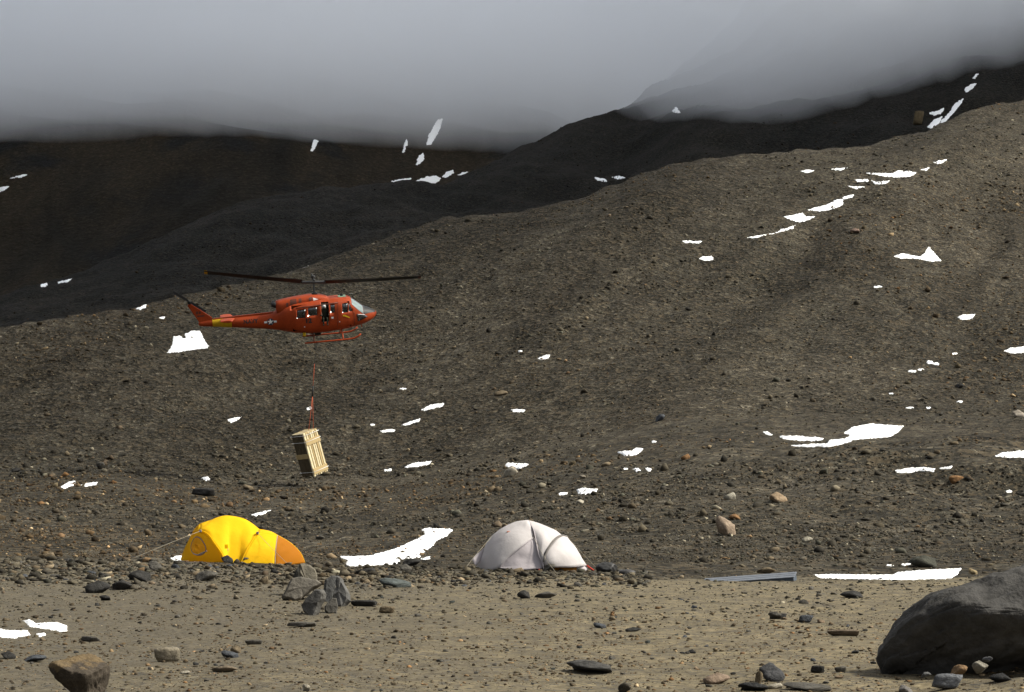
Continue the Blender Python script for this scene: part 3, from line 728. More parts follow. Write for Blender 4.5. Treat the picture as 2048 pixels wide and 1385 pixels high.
def build_helicopter(loc, rot):
    H = empty('helicopter', loc, rot)
    tag(H, 'orange red rescue helicopter with yellow tail band hovering with a load', 'helicopter')
    xs = sorted(set(list(np.linspace(4.14, -8.0, 60)) + list(ST[:, 0])), reverse=True)
    hull = link('fuselage', hull_mesh(xs), M_ORANGE, None)
    # openings: the cabin inside, the sliding door, the windows
    door = [h2(505, 445), h2(600, 440), h2(612, 685), h2(520, 693)]
    wins = [[h2(205, 552), h2(310, 535), h2(310, 640), h2(205, 655)], [h2(342, 516), h2(460, 500), h2(462, 605), h2(345, 620)],
            [h2(623, 470), h2(678, 466), h2(682, 570), h2(628, 574)], [h2(773, 458), h2(848, 446), h2(848, 566), h2(778, 572)], [h2(858, 458), h2(870, 462), h2(912, 552), h2(858, 556)]]
    cuts = [box('cut', (-1.7, -1.02, -1.0), (2.25, 1.02, 0.72), M_DARK)]
    for q in [door] + wins: cuts.append(prism('cut', q, -1.6, -0.9, M_DARK)); cuts.append(prism('cut', q, 0.9, 1.6, M_DARK))
    for c in cuts:
        m = hull.modifiers.new('opening', 'BOOLEAN'); m.operation = 'DIFFERENCE'; m.object = c; m.solver = 'EXACT'; m.material_mode = 'TRANSFER'
    me = baked(hull); hull.modifiers.clear(); hull.data = me; hull.parent = H
    for c in cuts: bpy.data.objects.remove(c)
    for s in (1, -1):
        for q in wins:
            w = patch('window', q, M_GLASS, H, -0.02, 4, s, 0.008)
    # door slid back: its rails, and the frames between the windows
    for s in (1, -1):
        w = patch('door_rail', [h2(190, 520), h2(720, 440), h2(720, 447), h2(190, 527)], M_GRIME, H, 0.015, 8, s, 0.02)
        patch('panel_seam', [h2(718, 415), h2(722, 415), h2(726, 760), h2(722, 760)], M_GRIME, H, 0.006, 8, s)
        patch('panel_seam', [h2(930, 560), h2(934, 560), h2(946, 730), h2(942, 730)], M_GRIME, H, 0.006, 8, s)
    patch('curtain', [h2(208, 556), h2(268, 545), h2(268, 645), h2(208, 652)], plain('faded pink curtain', (0.40, 0.22, 0.18), 0.9), H, -0.045, 4)
    # windscreen, nose
    def nose_patch(name, x0, x1, a0, a1, mat, off, n=14, m=10):
        P = []
        for i in range(m + 1):
            x = x0 + (x1 - x0) * i / m; b, t, hw, e = st(x); zc = (b + t) / 2; hh = (t - b) / 2; row = []
            A0 = a0[0] + (a0[1] - a0[0]) * i / m; A1 = a1[0] + (a1[1] - a1[0]) * i / m
            for j in range(n + 1):
                a = R(A0 + (A1 - A0) * j / n); c, s = math.cos(a), math.sin(a)
                row.append((x + off * 0.5, (hw + off) * math.copysign(abs(c) ** (2 / e), c), zc + (hh + off) * math.copysign(abs(s) ** (2 / e), s)))
            P.append(row)
        ob = link(name, grid_mesh(name, np.array(P), True), mat, H)
        return ob
    M_SCREEN = plain('windscreen with painted sky reflection', (0.20, 0.25, 0.25), 0.12, 0.2, 2.0)  # pale base colour stands in for the sky reflected in the glass
    nose_patch('windscreen', 3.17, 2.42, (170, 148), (93, 93), M_SCREEN, 0.012); nose_patch('windscreen', 3.17, 2.42, (87, 87), (10, 32), M_SCREEN, 0.012)
    nose_patch('windscreen_post', 3.2, 2.38, (92.5, 92.5), (87.5, 87.5), M_GRIME, 0.02, 3)
    nose_patch('glare_panel', 4.02, 3.19, (150, 172), (30, 8), M_BLACK, 0.010)
    for s in (1, -1): patch('chin_window', [h2(965, 590), h2(1065, 600), h2(1115, 632), h2(985, 690)], mat_glass('dark chin glass', (0.02, 0.02, 0.02), 0.12) if s == 1 else M_BLACK, H, 0.014, 6, s)
    # engine cowling
    CW = np.array([(0.95, 0.85, 1.00, 0.30), (0.7, 0.7, 1.13, 0.46), (0.3, 0.6, 1.24, 0.60), (-0.4, 0.5, 1.30, 0.70), (-1.4, 0.3, 1.22, 0.74), (-2.3, 0.1, 1.12, 0.70), (-2.62, 0.05, 1.06, 0.62), (-2.70, 0.12, 0.98, 0.54)])
    P = []
    for x, b, t, hw in CW:
        a = np.linspace(0, 2 * np.pi, 28, endpoint=False); c, s = np.cos(a), np.sin(a); zc, hh = (b + t) / 2, (t - b) / 2
        P.append(np.stack([np.full(28, x), hw * np.sign(c) * np.abs(c) ** 0.75, zc + hh * np.sign(s) * np.abs(s) ** 0.75], -1))
    me = grid_mesh('engine_cowling', np.stack(P), True, True); bm = bmesh.new(); bm.from_mesh(me); bm.verts.ensure_lookup_table()
    bm.faces.new([bm.verts[i] for i in range(28)]); bm.faces.new([bm.verts[i] for i in range(7 * 28, 8 * 28)]); bmesh.ops.recalc_face_normals(bm, faces=bm.faces); bm.to_mesh(me); bm.free()
    cow = link('engine_cowling', me, M_ORANGE, H)
    def cow_y(x, z):
        xs = CW[::-1, 0]; b = np.interp(x, xs, CW[::-1, 1]); t = np.interp(x, xs, CW[::-1, 2]); hw = np.interp(x, xs, CW[::-1, 3])
        q = np.clip(abs((z - (b + t) / 2) / ((t - b) / 2)), 0, 0.97); e = 2 / 0.75; return -hw * (1 - q ** e) ** (1 / e)
    def cow_patch(name, c4, mat, n=4):
        for s in (1, -1):
            c = [np.array(k) for k in c4]; P = []
            for i in range(n + 1):
                row = []
                for j in range(n + 1):
                    a, b = i / n, j / n; q = (1 - a) * ((1 - b) * c[0] + b * c[1]) + a * ((1 - b) * c[3] + b * c[2]); row.append((q[0], s * (cow_y(q[0], q[1]) - 0.012), q[1]))
                P.append(row)
            link(name, grid_mesh(name, np.array(P)), mat, cow)
    for q in ([(118, 435), (198, 420), (205, 492), (122, 508)], [(228, 418), (262, 412), (266, 460), (232, 470)], [(70, 475), (98, 470), (98, 540), (74, 545)], [(356, 405), (400, 388), (400, 430), (360, 455)]):
        cow_patch('cooling_grille', [h2(*k) for k in q], M_GRIME)
    cow_patch('intake_marking', [h2(412, 402), h2(430, 405), h2(482, 420), h2(415, 440)], M_WHITE)
    for s in (-0.3, 0.3): tube_obj('exhaust_pipe', [(-2.4, s, 0.72), (-2.72, s, 0.78), (-2.95, s, 0.9)], [0.17, 0.18, 0.19], M_BLACK, H, 12)
    # tail: band, fin, elevators
    P = np.stack([ring(x, 40) for x in np.linspace(h1(705, 0)[0] + 0.1, -7.06, 5)])
    for q in P:
        cz = q[:, 2].mean(); q[:, 1] *= 1.04; q[:, 2] = cz + (q[:, 2] - cz) * 1.04
    link('tail_band', grid_mesh('tail_band', P, True, True), M_YELLOW, H)
    fin = [h1(525, 850), h1(455, 805), h1(190, 635), h1(170, 637), h1(140, 660), h1(145, 680), h1(350, 965), h1(520, 975)]
    f = prism('tail_fin', fin, -0.075, 0.075, M_ORANGE, H)
    bv = f.modifiers.new('edge', 'BEVEL'); bv.width = 0.04; bv.segments = 2
    for s in (-1, 1):
        P = []
        x0, z0 = h1(765, 885)
        for i, k in enumerate(np.linspace(0, 1, 5)):
            ch = 0.98 - 0.22 * k; a = np.linspace(0, 2 * np.pi, 16, endpoint=False)
            P.append(np.stack([x0 + 0.1 - 0.12 * k + ch * (0.5 * np.cos(a)) - 0.1, np.full(16, s * (0.25 + 1.12 * k)), z0 + 0.10 + 0.065 * np.sin(a) * (1 + 0.5 * np.cos(a)) - 0.02 * np.cos(a)], -1))
        me = grid_mesh('elevator', np.stack(P), True, True); bm = bmesh.new(); bm.from_mesh(me); bm.verts.ensure_lookup_table()
        bm.faces.new([bm.verts[i] for i in range(64, 80)]); bmesh.ops.recalc_face_normals(bm, faces=bm.faces); bm.to_mesh(me); bm.free()
        link('elevator', me, M_ORANGE, H)
    tube_obj('tail_skid', [(-7.5, 0, -0.26), (-8.1, 0, -0.42), (-8.35, 0, -0.40)], 0.025, M_STEEL, H, 6)
    # boom top cover
    prism('drive_shaft_cover', [(-2.9, 0.22), (-7.0, 0.15), (-7.0, 0.22), (-2.9, 0.31)], -0.09, 0.09, M_ORANGE, H)
    # markings
    x, z = h1(1118, 892); decal('lettering', text_mesh('NAVY', 0.37), x, z, M_BLACK, H)
    x, z = h2(350, 680); decal('lettering', text_mesh('12', 0.46), x, z, M_BLACK, H)
    x, z = h1(1425, 888)
    circ = [(0.235 * math.cos(t), 0.235 * math.sin(t)) for t in np.linspace(0, 2 * math.pi, 25)[:-1]]
    for s in (-1, 1): decal('insignia_bar', flat_poly([(s * 0.20, -0.065), (s * 0.42, -0.065), (s * 0.42, 0.065), (s * 0.20, 0.065)][::s]), x, z, M_WHITE, H, 0.03, 0.012)
    decal('insignia_disc', flat_poly(circ), x, z, M_NAVY, H, 0.03, 0.016)
    star = [((0.225 if i % 2 == 0 else 0.088) * math.sin(math.pi * i / 5), (0.225 if i % 2 == 0 else 0.088) * math.cos(math.pi * i / 5)) for i in range(10)][::-1]
    decal('insignia_star', flat_poly(star), x, z, M_WHITE, H, 0.03, 0.021)
    x, z = h2(655, 635); decal('white_placard', flat_poly([(-.07, -.06), (.07, -.06), (.07, .06), (-.07, .06)]), x, z, M_WHITE, H)
    for a, b in ((748, 687), (305, 760)): x, z = h2(a, b); decal('white_placard', flat_poly([(-.035, -.035), (.035, -.035), (.035, .035), (-.035, .035)]), x, z, M_WHITE, H)
    ar = [h2(785, 600), h2(815, 597), h2(880, 630), h2(876, 640), h2(812, 618), h2(788, 618)]
    decal('rescue_arrow', mesh('marking', [(a, b, 0) for a, b in ar], [tuple(range(6))[::-1]]), 0, 0, M_YELLOW, H)
    # dark stencil on the fin
    for k, (a, b, w, h) in enumerate(((288, 778, 0.16, 0.20), (330, 775, 0.13, 0.18), (345, 828, 0.50, 0.10))):
        x, z = h1(a, b); box('faded_stencil', (x - w / 2, -0.0795, z - h / 2), (x + w / 2, -0.070, z + h / 2), M_GRIME, f)
    # landing gear
    for s in (-1, 1):
        y = s * 1.32
        tube_obj('skid', [(-1.0, y, -1.83), (0.8, y, -1.83), (2.0, y, -1.83), (2.4, y, -1.79), (2.68, y, -1.68), (2.85, y, -1.53)], 0.055, M_ORANGE if s == 1 else M_ORANGE, H)
    for xx in (-0.35, 1.62):
        tube_obj('cross_tube', [(xx, -1.32, -1.82), (xx, -1.15, -1.62), (xx, -0.85, -1.36), (xx, -0.4, -1.28), (xx, 0.4, -1.28), (xx, 0.85, -1.36), (xx, 1.15, -1.62), (xx, 1.32, -1.82)], 0.05, M_ORANGE if xx > 1 else M_GRIME, H)
    x, z = h2(305, 838); box('yellow_step', (x - .1, -1.0, -1.42), (x + .1, -0.8, -1.16), M_YELLOW, H, 0.02)
    box('cargo_hook', (-0.22, -0.16, -1.58), (0.22, 0.16, -1.30), M_BLACK, H, 0.04)
    tube_obj('belly_antenna', [h2(1040, 735)[0:1] + (0, -1.0), (3.05, 0, -1.32)], 0.03, M_ORANGE, H, 6)
    # roof fittings
    x, z = h2(783, 400); tube_obj('roof_beacon', [(x, 0, 0.90), (x, 0, 1.0), (x, 0, 1.12), (x, 0, 1.17)], [0.11, 0.10, 0.10, 0.05], M_BLACK, H, 10)
    box('roof_plate', (x - .25, -0.35, 0.93), (x + .28, 0.35, 0.985), M_GREENISH, H, 0.01)
    tube_obj('pitot_tube', [(2.3, 0.25, 0.88), (2.32, 0.25, 1.02), (2.62, 0.25, 1.04)], 0.022, M_STEEL, H, 6)
    # main rotor
    tube_obj('rotor_mast', [(0, 0, 1.2), (0, 0, 1.38), (0, 0, 1.40), (0, 0, 2.45)], [0.22, 0.18, 0.075, 0.07], M_BLACK, H, 12)
    bx = box('rotor_hub', (-0.85, -0.13, 2.01), (0.85, 0.13, 2.17), M_BLACK, H, 0.05); bx.rotation_euler = (0, HP * 0.8, 0)
    bx.location = (-2.09 * math.sin(HP * 0.8), 0, 2.09 * (1 - math.cos(HP * 0.8)))
    tube_obj('stabiliser_bar', [(0, -1.25, 2.42), (0, 1.25, 2.42)], 0.025, M_BLACK, H, 6)
    for s in (-1, 1): tube_obj('bar_weight', [(0, s * 1.12, 2.42), (0, s * 1.20, 2.42), (0, s * 1.36, 2.42), (0, s * 1.42, 2.42)], [0.03, 0.08, 0.08, 0.03], M_BLACK, H, 8)
    tube_obj('mast_cap', [(0, 0, 2.36), (0, 0, 2.40), (0, 0, 2.54), (0, 0, 2.58)], [0.10, 0.14, 0.14, 0.06], M_BLACK, H, 10)
    for s, cone, pit in ((-1, R(9.8), R(-40)), (1, R(-3.0), R(-36))):
        P = []
        for k in np.linspace(0, 1, 9):
            r = 0.75 + 6.65 * k; a = np.linspace(0, 2 * np.pi, 14, endpoint=False); ch = 0.53
            yy = ch * 0.5 * np.cos(a); zz = 0.035 * np.sin(a) * (1 + 0.6 * np.cos(a))
            pt = pit + R(9) * k
            y2 = yy * math.cos(pt) - zz * math.sin(pt); z2 = yy * math.sin(pt) + zz * math.cos(pt)
            rise = r * math.sin(cone) + 0.10 * k * k * s * s
            P.append(np.stack([np.full(14, s * r * math.cos(cone)), y2, 2.09 + rise + z2], -1))
        me = grid_mesh('rotor_blade', np.stack(P), True, True); bm = bmesh.new(); bm.from_mesh(me); bm.verts.ensure_lookup_table()
        bm.faces.new([bm.verts[i] for i in range(14)]); bm.faces.new([bm.verts[i] for i in range(8 * 14, 9 * 14)]); bmesh.ops.recalc_face_normals(bm, faces=bm.faces); bm.to_mesh(me); bm.free()
        bl = link('rotor_blade', me, M_BLADE, H)
        tip = np.stack(P[-2:]); tip = tip.copy(); tip[0] = tip[1] + (tip[0] - tip[1]) * 0.25; cen = tip.mean(1, keepdims=True); tip = cen + (tip - cen) * np.array([1, 1.06, 1.15])
        link('blade_tip', grid_mesh('blade_tip', tip, True, True), M_YELLOW if s == -1 else M_GRIME, bl)
    # tail rotor
    tr = box('tail_gearbox', (-8.58, -0.14, 1.36), (-8.30, 0.10, 1.58), M_BLACK, H, 0.04)
    tube_obj('tail_rotor_hub', [(-8.45, -0.10, 1.52), (-8.45, -0.46, 1.58)], 0.07, M_BLACK, H, 8)
    for s in (-1, 1):
        a0 = R(143) if s == 1 else R(-37); d = Vector((math.cos(a0), 0, math.sin(a0))); w = Vector((-math.sin(a0), 0, math.cos(a0)))
        V = []; c0 = Vector((-8.45, -0.42, 1.58))
        for k in (0.08, 0.3, 1.28):
            hw = 0.05 if k < 0.1 else 0.085
            V += [c0 + d * k - w * hw, c0 + d * k + w * hw]
        V2 = [v + Vector((0, -0.025, 0)) for v in V]
        Fc = [(0, 1, 3, 2), (2, 3, 5, 4), (6, 8, 9, 7), (8, 10, 11, 9), (0, 2, 8, 6), (2, 4, 10, 8), (1, 7, 9, 3), (3, 9, 11, 5), (4, 5, 11, 10), (0, 6, 7, 1)]
        link('tail_rotor_blade', mesh('tail_rotor_blade', V + V2, Fc), M_BLACK, H)
    return H

HELI_Y = 134.0
hl0 = at(632, 625, HELI_Y)
HROT = (R(15), -HP + R(0.0), R(8))
heli = build_helicopter(hl0, HROT)
heli.scale = (HELI_Y * 29.2 / F,) * 3
heli.scale = (0.985,) * 3

# crew: one in the open door, one at the controls
def person(name, loc, rot, joints, edges, label, suit):
    """one skinned body; joints = {key: (x,y,z,r)}"""
    keys = list(joints); me = bpy.data.meshes.new('body')
    me.from_pydata([joints[k][:3] for k in keys], [(keys.index(a), keys.index(b)) for a, b in edges], [])
    ob = bpy.data.objects.new('body', me); COL.objects.link(ob)
    ob.modifiers.new('skin', 'SKIN'); me = ob.data
    for i, k in enumerate(keys):
        sv = me.skin_vertices[0].data[i]; r = joints[k][3]; sv.radius = r if isinstance(r, tuple) else (r, r); sv.use_root = (k == 'pelvis')
    ob.modifiers.new('smooth', 'SUBSURF').levels = 2
    bm = baked(ob); bpy.data.objects.remove(ob); bm.materials.clear(); bm.polygons.foreach_set('use_smooth', np.ones(len(bm.polygons), bool))
    root = link(name, bm, suit); root.matrix_world = Matrix.Translation(loc) @ rot.to_matrix().to_4x4()
    return tag(root, label, 'person')
def helmet(parent, c, mat):
    bm = bmesh.new(); bmesh.ops.create_uvsphere(bm, u_segments=16, v_segments=12, radius=1.0)
    for v in bm.verts:
        v.co.x *= 0.155; v.co.y *= 0.14; v.co.z *= 0.155
        if v.co.z < -0.06: v.co.z = -0.06 + (v.co.z + 0.06) * 0.5
        v.co += Vector(c)
    me = bpy.data.meshes.new('helmet'); bm.to_mesh(me); bm.free(); me.polygons.foreach_set('use_smooth', np.ones(len(me.polygons), bool)); h = link('helmet', me, mat, parent)
    bm = bmesh.new(); bmesh.ops.create_uvsphere(bm, u_segments=12, v_segments=8, radius=1.0)
    for v in bm.verts: v.co = Vector((c[0] + 0.055 + v.co.x * 0.11, c[1] + v.co.y * 0.11, c[2] - 0.01 + v.co.z * 0.075))
    me = bpy.data.meshes.new('visor'); bm.to_mesh(me); bm.free(); link('visor', me, M_BLACK, h)
J = {'pelvis': (0, 0, 0.0, (0.15, 0.12)), 'waist': (0, 0, 0.18, (0.14, 0.11)), 'chest': (0.03, 0, 0.42, (0.18, 0.13)), 'neck': (0.04, 0, 0.58, 0.06), 'head': (0.07, 0, 0.70, (0.09, 0.10)), 'crown': (0.07, 0, 0.82, 0.07),
     'ls': (0.03, 0.19, 0.50, 0.075), 'le': (0.12, 0.30, 0.26, 0.055), 'lw': (0.32, 0.25, 0.18, 0.04), 'lh': (0.40, 0.24, 0.18, 0.045),
     'rs': (0.03, -0.19, 0.50, 0.075), 're': (0.12, -0.30, 0.26, 0.055), 'rw': (0.32, -0.25, 0.18, 0.04), 'rh': (0.40, -0.24, 0.18, 0.045),
     'lt': (0, 0.10, -0.06, 0.10), 'lk': (0.40, 0.13, -0.04, 0.075), 'la': (0.38, 0.13, -0.44, 0.05), 'lf': (0.52, 0.14, -0.48, 0.045),
     'rt': (0, -0.10, -0.06, 0.10), 'rk': (0.40, -0.13, -0.04, 0.075), 'ra': (0.38, -0.13, -0.44, 0.05), 'rf': (0.52, -0.14, -0.48, 0.045)}
E = [('pelvis', 'waist'), ('waist', 'chest'), ('chest', 'neck'), ('neck', 'head'), ('head', 'crown'), ('chest', 'ls'), ('ls', 'le'), ('le', 'lw'), ('lw', 'lh'), ('chest', 'rs'), ('rs', 're'), ('re', 'rw'), ('rw', 'rh'),
     ('pelvis', 'lt'), ('lt', 'lk'), ('lk', 'la'), ('la', 'lf'), ('pelvis', 'rt'), ('rt', 'rk'), ('rk', 'ra'), ('ra', 'rf')]
bpy.context.view_layer.update()
HM = Matrix.Translation(heli.location) @ heli.rotation_euler.to_matrix().to_4x4() @ Matrix.Diagonal((*heli.scale, 1))
M_SUIT = plain('dark olive flight suit', (0.025, 0.026, 0.018), 0.9)
def crew(lp, rz, label):
    p = person('person', HM @ Vector(lp), (HM.to_3x3() @ Matrix.Rotation(rz, 3, 'Z')).to_euler(), J, E, label, M_SUIT); return p
xd, zd = h2(553, 540)
c1 = crew((xd - 0.02, -1.02, zd - 0.52), R(-90), 'crew member in dark suit and white helmet sitting in the open door'); helmet(c1, (0.08, 0, 0.74), M_WHITE)
c2 = crew((1.75, -0.55, -0.35), 0, 'pilot in dark suit and white helmet behind the side window'); helmet(c2, (0.08, 0, 0.74), M_WHITE)

# ------------------------------------------------------------------ the sling and the bundle of timber hanging from it
M_ROPE = plain('orange red strap', (0.42, 0.075, 0.025), 0.8); M_WIRE = plain('dark cable', (0.05, 0.045, 0.04), 0.6)
hook = HM @ Vector((0, 0, -1.5))
sl = empty('cargo_sling', at(625, 775, HELI_Y)); tag(sl, 'thin orange strap sling hanging from the belly of the helicopter', 'sling')
def sl_tube(name, a, b, r, m):
    o = sl.location; return tube_obj(name, [Vector(a) - o, (Vector(a) + Vector(b)) / 2 - o, Vector(b) - o], r, m, sl, 6)
p1, p2, p3 = at(629, 728, HELI_Y), at(626, 772, HELI_Y), at(625, 793, HELI_Y)
sl_tube('cable', hook, p1, 0.013, M_WIRE); sl_tube('strap', p1, p2, 0.022, M_ROPE); sl_tube('hook', p2, p3, 0.05, M_BLACK)
sl_tube('leg', p3, at(617, 866, HELI_Y - 0.3), 0.018, M_ROPE); sl_tube('leg', p3, at(627, 862, HELI_Y + 0.3), 0.018, M_ROPE)
q = at(621, 816, HELI_Y) - sl.location; box('white_tag', (q.x - .10, q.y - .05, q.z - .09), (q.x + .08, q.y + .05, q.z + .07), M_WHITE, sl, 0.02)

def mat_wood(name, a, b):
    t = NT(name); c = t.coord(); mp = t.n('ShaderNodeMapping'); t.put(mp.inputs[0], c); mp.inputs['Scale'].default_value = (8, 8, 0.9)
    n = t.noise(mp.outputs[0], 3.0, 6, 0.6); return t.bsdf(t.mix(t.ramp(n, [(0.3, 0.0), (0.7, 1.0)]), a, b), 0.75, t.bump(n, 0.3, 0.02))
M_PALE = mat_wood('fresh pale wood', (0.56, 0.46, 0.26), (0.72, 0.64, 0.43)); M_TAN = mat_wood('tan plywood', (0.37, 0.27, 0.12), (0.47, 0.35, 0.165))
M_BROWN = mat_wood('dark weathered wood', (0.045, 0.032, 0.014), (0.10, 0.072, 0.034))
B = empty('timber_bundle', at(619.5, 907, HELI_Y)); tag(B, 'pale strapped bundle of timber boards hanging below the helicopter', 'timber bundle')
# axes: x = right lit face's normal turned to the right front, y = left dark face's normal
B.rotation_euler = (Euler((R(11), R(-14.5), 0)).to_matrix() @ Euler((0, 0, R(-45))).to_matrix()).to_euler()
w, hh = 0.62, 1.46        # half widths and half height
box('core', (-w + .05, -w + .05, -hh + .04), (w - .05, w - .05, hh - .03), M_BROWN, B)
for i in range(7):        # boards of the lit face (local -y... right front)
    a = -w + i * (2 * w / 7); g = 0.022 if i % 2 else 0.035
    box('board', (w - .055, a + g, -hh + (0.04 if i % 3 == 1 else 0.0)), (w + .02 + 0.012 * (i % 2), a + 2 * w / 7 - g, hh - 0.03 * (i % 2)), M_PALE if i not in (2, 5) else M_TAN, B, 0.006)
for i in range(4):        # boards of the dark face
    a = -w + i * (2 * w / 4)
    box('board', (a + .012, -w - .02 - 0.01 * (i % 2), -hh + 0.02 * (i % 3)), (a + 2 * w / 4 - .012, -w + .055, hh - 0.02 * (i % 2)), M_BROWN, B, 0.006)
for i in range(5):        # boards of the two hidden faces
    a = -w + i * (2 * w / 5)
    box('board', (-w - .02, a + .012, -hh), (-w + .055, a + 2 * w / 5 - .012, hh), M_BROWN, B, 0.006); box('board', (a + .012, w - .055, -hh), (a + 2 * w / 5 - .012, w + .02, hh), M_TAN, B, 0.006)
box('batten', (w + .035, -w - .03, hh * 0.44), (w + .075, w + .02, hh * 0.72), M_TAN, B, 0.006); box('batten', (w + .035, -w - .03, -hh * 0.92), (w + .075, w + .02, -hh * 0.64), M_TAN, B, 0.006)
box('batten', (-w - .03, -w - .07, -0.22), (w + .03, -w - .032, 0.10), M_TAN, B, 0.006)
box('corner_post', (w - .08, -w - .045, -hh - .02), (w + .045, -w + .06, hh + .02), M_PALE, B, 0.008)
for i in range(6):
    a = -w + i * (2 * w / 6); box('top_board', (-w + .03, a + .012, hh - .02), (w - .02, a + 2 * w / 6 - .012, hh + .05 + 0.02 * (i % 2)), M_TAN if i % 2 else M_PALE, B, 0.006)
for zz in (hh * 0.62, -hh * 0.80, hh * 0.93):
    e = 0.086; r_ = 0.014
    tube_obj('strap', [(w + e, -w - e, zz), (w + e, w + e, zz + .02), (-w - e, w + e, zz), (-w - e, -w - e, zz + .02), (w + e, -w - e, zz)], r_, M_WHITE, B, 6)

# ------------------------------------------------------------------ tents
def spline(pts, n):
    """smooth curve through pts, n samples evenly along it"""
    P = np.array(pts, float)
    if len(P) > 2:
        Q = np.concatenate([[2 * P[0] - P[1]], P, [2 * P[-1] - P[-2]]]); out = []
        for i in range(1, len(Q) - 2):
            for t in np.linspace(0, 1, 12, endpoint=False):
                a, b, c, d = Q[i - 1:i + 3]
                out.append(0.5 * (2 * b + (c - a) * t + (2 * a - 5 * b + 4 * c - d) * t * t + (3 * b - a - 3 * c + d) * t ** 3))
        P = np.array(out + [P[-1]])
    s = np.concatenate([[0], np.cumsum(np.linalg.norm(np.diff(P, axis=0), axis=1))]); q = np.linspace(0, s[-1], n)
    return np.stack([np.interp(q, s, P[:, k]) for k in range(3)], -1)

class Tent:
    def __init__(s, name, label, px0, row0, y, th=0.012):
        s.y = y; s.o = at(px0, row0, y); s.root = empty(name, s.o); tag(s.root, label, 'tent'); s.k = y / F; s.th = th; s.row0 = row0; s.px0 = px0
    def p(s, q):
        x, r, d = q; return ((x - s.px0) * s.k * (1 + d / s.y), d, (s.row0 - r) * s.k * (1 + d / s.y))
    def c(s, pts, n=25): return spline([s.p(q) for q in pts], n)
    def surf(s, A, B, bulge, m=14, wr=0.012, seed=1):
        n = len(A); t = np.linspace(0, 1, m)[None, :, None]
        P = A[:, None, :] * (1 - t) + B[:, None, :] * t
        du = np.gradient(P, axis=0); dv = np.gradient(P, axis=1); N = np.cross(du, dv); L = np.linalg.norm(N, axis=-1, keepdims=True); N = N / np.maximum(L, 1e-9)
        N *= np.sign(np.sum(N.mean((0, 1)) * np.array([0, -1, 0.35])) or 1)
        a = np.linspace(0, 1, n)[:, None, None]
        w = np.sin(np.pi * t) * np.sin(np.pi * np.clip(a, 0, 1)) ** 0.6
        r = fbm(np.repeat(np.linspace(0, 5, n)[:, None], m, 1), np.repeat(np.linspace(0, 3, m)[None], n, 0), 3, seed)[..., None]
        return P + N * (bulge * w + wr * r * w), N
    def panel(s, name, A, B, bulge, mat, m=14, seed=1, wr=0.012, label=None):
        P, N = s.surf(A, B, bulge, m, wr, seed)
        ob = link(name, grid_mesh(name, P, True), mat, s.root)
        md = ob.modifiers.new('cloth', 'SOLIDIFY'); md.thickness = s.th; md.offset = 0
        if label: ob['label'] = label
        return ob
    def tube(s, name, pts, r, mat, n=6, sm=16):
        return tube_obj(name, [Vector(v) for v in s.c(pts, sm)], r, mat, s.root, n)

def mat_cloth(name, col, tr, trans):
    t = NT(name); c = t.coord(); n = t.noise(c, 3, 5, 0.6); f = t.noise(c, 40, 3, 0.6)
    cc = t.mix(t.ramp(n, [(0.35, 0.0), (0.7, 0.35)]), col, tuple(x * 0.78 for x in col))
    nm = t.bump(t.math('ADD', n, t.math('MULTIPLY', f, 0.12)), 0.35, 0.06)
    d = t.n('ShaderNodeBsdfPrincipled'); t.put(d.inputs['Base Color'], cc); d.inputs['Roughness'].default_value = 0.75; d.inputs['Specular IOR Level'].default_value = 0.15; t.put(d.inputs['Normal'], nm)
    q = t.n('ShaderNodeBsdfTranslucent'); q.inputs['Color'].default_value = (*tr, 1)
    m = t.n('ShaderNodeMixShader'); m.inputs[0].default_value = trans; t.put(m.inputs[1], d.outputs[0]); t.put(m.inputs[2], q.outputs[0])
    t.t.links.new(m.outputs[0], t.out.inputs[0]); return t.m
M_TY = mat_cloth('yellow tent cloth', (0.92, 0.60, 0.011), (1.0, 0.74, 0.02), 0.42)
M_TO = mat_cloth('orange tent cloth', (0.34, 0.12, 0.003), (0.45, 0.16, 0.004), 0.15)
M_TYD = mat_cloth('shaded yellow tent cloth', (0.86, 0.56, 0.011), (1.0, 0.80, 0.03), 0.55)  # copy of the yellow cloth, the end panel's shade put into its colour
M_TV = mat_cloth('amber vent cloth', (0.72, 0.36, 0.010), (0.8, 0.36, 0.01), 0.3)
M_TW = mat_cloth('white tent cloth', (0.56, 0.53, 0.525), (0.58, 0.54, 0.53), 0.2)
M_TG = mat_cloth('shaded white tent cloth', (0.44, 0.405, 0.42), (0.42, 0.40, 0.41), 0.15)  # darker copy of the white cloth, lower panel's shade put into the colour
M_SEAM = plain('grey webbing', (0.16, 0.15, 0.14), 0.9); M_CORD = plain('pale cord', (0.32, 0.29, 0.23), 0.9); M_RED = plain('red webbing', (0.50, 0.04, 0.02), 0.8)
M_PATCH = plain('faded red patch', (0.55, 0.25, 0.18), 0.9); M_OCHRE = plain('ochre inner tent', (0.30, 0.13, 0.022), 0.9)

